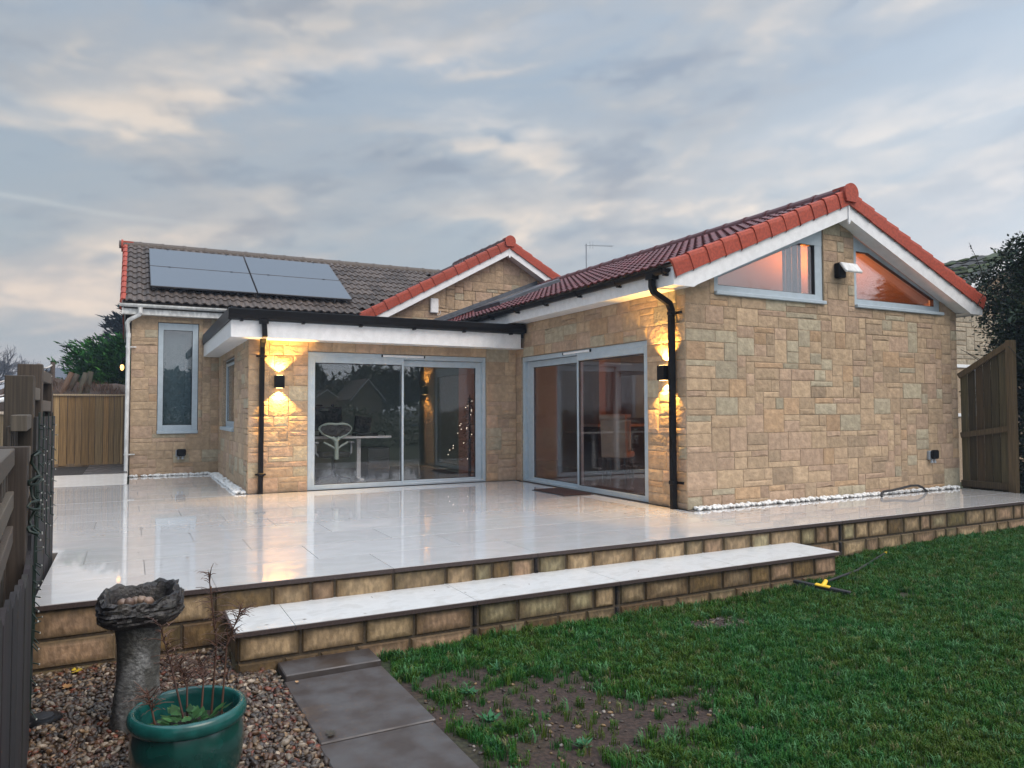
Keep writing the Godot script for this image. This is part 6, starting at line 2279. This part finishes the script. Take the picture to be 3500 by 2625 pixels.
	var stems := [[Vector3(-0.01, 0, -0.03), Vector3(-0.06, 0.22, -0.06), Vector3(-0.11, 0.42, -0.10)], [Vector3(0.10, 0, -0.08), Vector3(0.12, 0.30, -0.10), Vector3(0.085, 0.62, -0.12)], [Vector3(0.0, 0, -0.06), Vector3(0.0, 0.14, -0.08), Vector3(-0.03, 0.24, -0.1)], [Vector3(-0.12, 0.0, 0.02), Vector3(-0.14, 0.10, 0.02), Vector3(-0.16, 0.17, 0.0)], [Vector3(0.06, 0, -0.1), Vector3(0.07, 0.14, -0.12), Vector3(0.05, 0.22, -0.14)], [Vector3(0.14, 0, -0.06), Vector3(0.16, 0.3, -0.07), Vector3(0.22, 0.46, -0.06)]]
	for st in stems:
		b.tube(st, 0.0052, 0.0026, 5)
		for k in 60:
			var u := rng.randf_range(0.45, 1.0)
			var o: Vector3 = st[0].lerp(st[1], u * 2.0) if u < 0.5 else st[1].lerp(st[2], u * 2.0 - 1.0)
			var d := Vector3(rng.randf_range(-1, 1), rng.randf_range(0.0, 1.0), rng.randf_range(-1, 1)).normalized()
			var l := rng.randf_range(0.03, 0.095)
			b.col = Color(0.075, 0.035, 0.022) * rng.randf_range(0.5, 1.5)
			b.tube([o, o + d * l * 0.6, o + d * l + Vector3(0, -0.01, 0)], 0.0019, 0.001, 4, false)
			if rng.randf() < 0.6: b.leaf(o + d * l, Vector3(d.x, -0.3, d.z).normalized(), Vector3(-d.z, 0, d.x).normalized(), 0.026, 0.0042)
	part("stems", b, M.vcol, ds)
	b = Mb.new()
	for k in 70:
		var a := rng.randf() * TAU
		var r := 0.12 * sqrt(rng.randf())
		var d := Vector3(cos(a), rng.randf_range(0.2, 0.8), sin(a)).normalized()
		b.col = Color(0.025, 0.075, 0.022) * rng.randf_range(0.6, 1.6)
		b.leaf(Vector3(0.01 + cos(a) * r, rng.randf_range(0.005, 0.05), 0.03 + sin(a) * r * 0.7), d, Vector3(-sin(a), 0.2, cos(a)).normalized(), rng.randf_range(0.03, 0.065), 0.034)
	part("leaves", b, M.leaf, ds)
	# sunk lamp disc in the gravel
	var di := thing("solar_light", "round black solar light lying in the gravel", "garden light", Vector3(-0.385, GY + 0.02, -4.62))
	b = Mb.new()
	b.lathe([Vector2(0.088, 0.0), Vector2(0.092, 0.012), Vector2(0.085, 0.024), Vector2(0.07, 0.03), Vector2(0.0, 0.032)], Vector3.ZERO, 24)
	part("body", b, M.black, di)
	b = Mb.new()
	b.lathe([Vector2(0.05, 0.031), Vector2(0.048, 0.036), Vector2(0.0, 0.037)], Vector3.ZERO, 20)
	part("lens", b, M.rubber, di)
	# fallen leaves
	for q in [["yellow fallen leaf on the gravel by the retaining wall", Vector3(-0.29, GY + 0.035, -5.36), 0.055, Color(0.50, 0.36, 0.02)], ["orange-brown leaf lying on the gravel before the bird bath", Vector3(-0.32, GY + 0.035, -5.08), 0.05, Color(0.33, 0.17, 0.06)], ["tan leaf on the first path slab", Vector3(0.90, -0.412, -4.52), 0.02, Color(0.42, 0.25, 0.12)], ["dark leaf at the corner of the second slab joint", Vector3(0.90, -0.412, -3.72), 0.045, Color(0.04, 0.035, 0.02)]]:
		var t := thing("fallen_leaf", q[0], "leaf", q[1], "fallen leaves")
		b = Mb.new()
		b.col = q[3]
		for k in 7:
			var a := -1.5 + k * 0.5
			b.leaf(Vector3.ZERO, Vector3(cos(a), 0.18, -sin(a)), Vector3(sin(a), 0.1 * (k % 2), cos(a)), q[2], q[2] * 0.55)
		part("blade", b, M.vcol, t)
	# doormat
	var dm := thing("doormat", "dark red-brown coir doormat before the right sliding door", "doormat", Vector3(5.66, 0.0, -9.27))
	b = Mb.new()
	b.bevel(Vector3(0, 0.009, 0), Vector3(0.46, 0.018, 0.88), 0.006)
	part("coir", b, M.coir, dm)
	b = Mb.new()
	b.box(Vector3(0, 0.004, 0), Vector3(0.50, 0.006, 0.92))
	part("backing", b, M.rubber, dm)
	# cable loop by the gable wall
	var ca := thing("black_cable", "black cable looping over the pebbles below the gable wall", "cable")
	b = Mb.new()
	b.tube([Vector3(9.16, 0.012, -6.60), Vector3(9.19, 0.05, -6.62), Vector3(9.28, 0.068, -6.65), Vector3(9.5, 0.07, -6.68), Vector3(9.75, 0.09, -6.70), Vector3(9.95, 0.112, -6.70), Vector3(10.1, 0.108, -6.70), Vector3(10.22, 0.07, -6.70), Vector3(10.32, 0.02, -6.72), Vector3(10.4, 0.01, -6.76)], 0.017, 0.017, 8)
	part("cable", b, M.rubber, ca)
	# floor squeegee in the grass
	var sq := thing("squeegee", "floor squeegee with a yellow socket lying in the grass", "squeegee")
	b = Mb.new()
	var a0 := Vector3(5.45, GY + 0.075, -4.84)
	var a1 := Vector3(5.66, GY + 0.035, -4.40)
	b.bevel((a0 + a1) * 0.5, Vector3(0.045, 0.03, a0.distance_to(a1)), 0.006, Basis.looking_at(a1 - a0))
	part("head", b, M.rubber, sq)
	b = Mb.new()
	b.bevel((a0 + a1) * 0.5 + Vector3(0.01, -0.032, 0.012), Vector3(0.012, 0.035, a0.distance_to(a1) - 0.01), 0.003, Basis.looking_at(a1 - a0))
	part("blade", b, M.greyplastic, sq)
	b = Mb.new()
	var mid := a0.lerp(a1, 0.52)
	b.bevel(mid + Vector3(0, 0.012, 0), Vector3(0.05, 0.02, 0.13), 0.006, Basis.looking_at(a1 - a0))
	b.tube([mid, mid + Vector3(0.10, 0.035, -0.045)], 0.024, 0.018, 10)
	part("socket", b, M.yellow, sq)
	b = Mb.new()
	var end := Vector3(7.36, ground_y(7.36, -5.28) + 0.012, -5.28)
	b.tube([mid + Vector3(0.09, 0.03, -0.04), mid.lerp(end, 0.5) + Vector3(0, -0.02, 0), end], 0.011, 0.011, 8)
	part("pole", b, M.rubber, sq)
	b = Mb.new()
	b.tube([end, end + Vector3(0.05, 0.002, -0.016)], 0.016, 0.012, 8)
	part("pole_tip", b, M.yellow, sq)
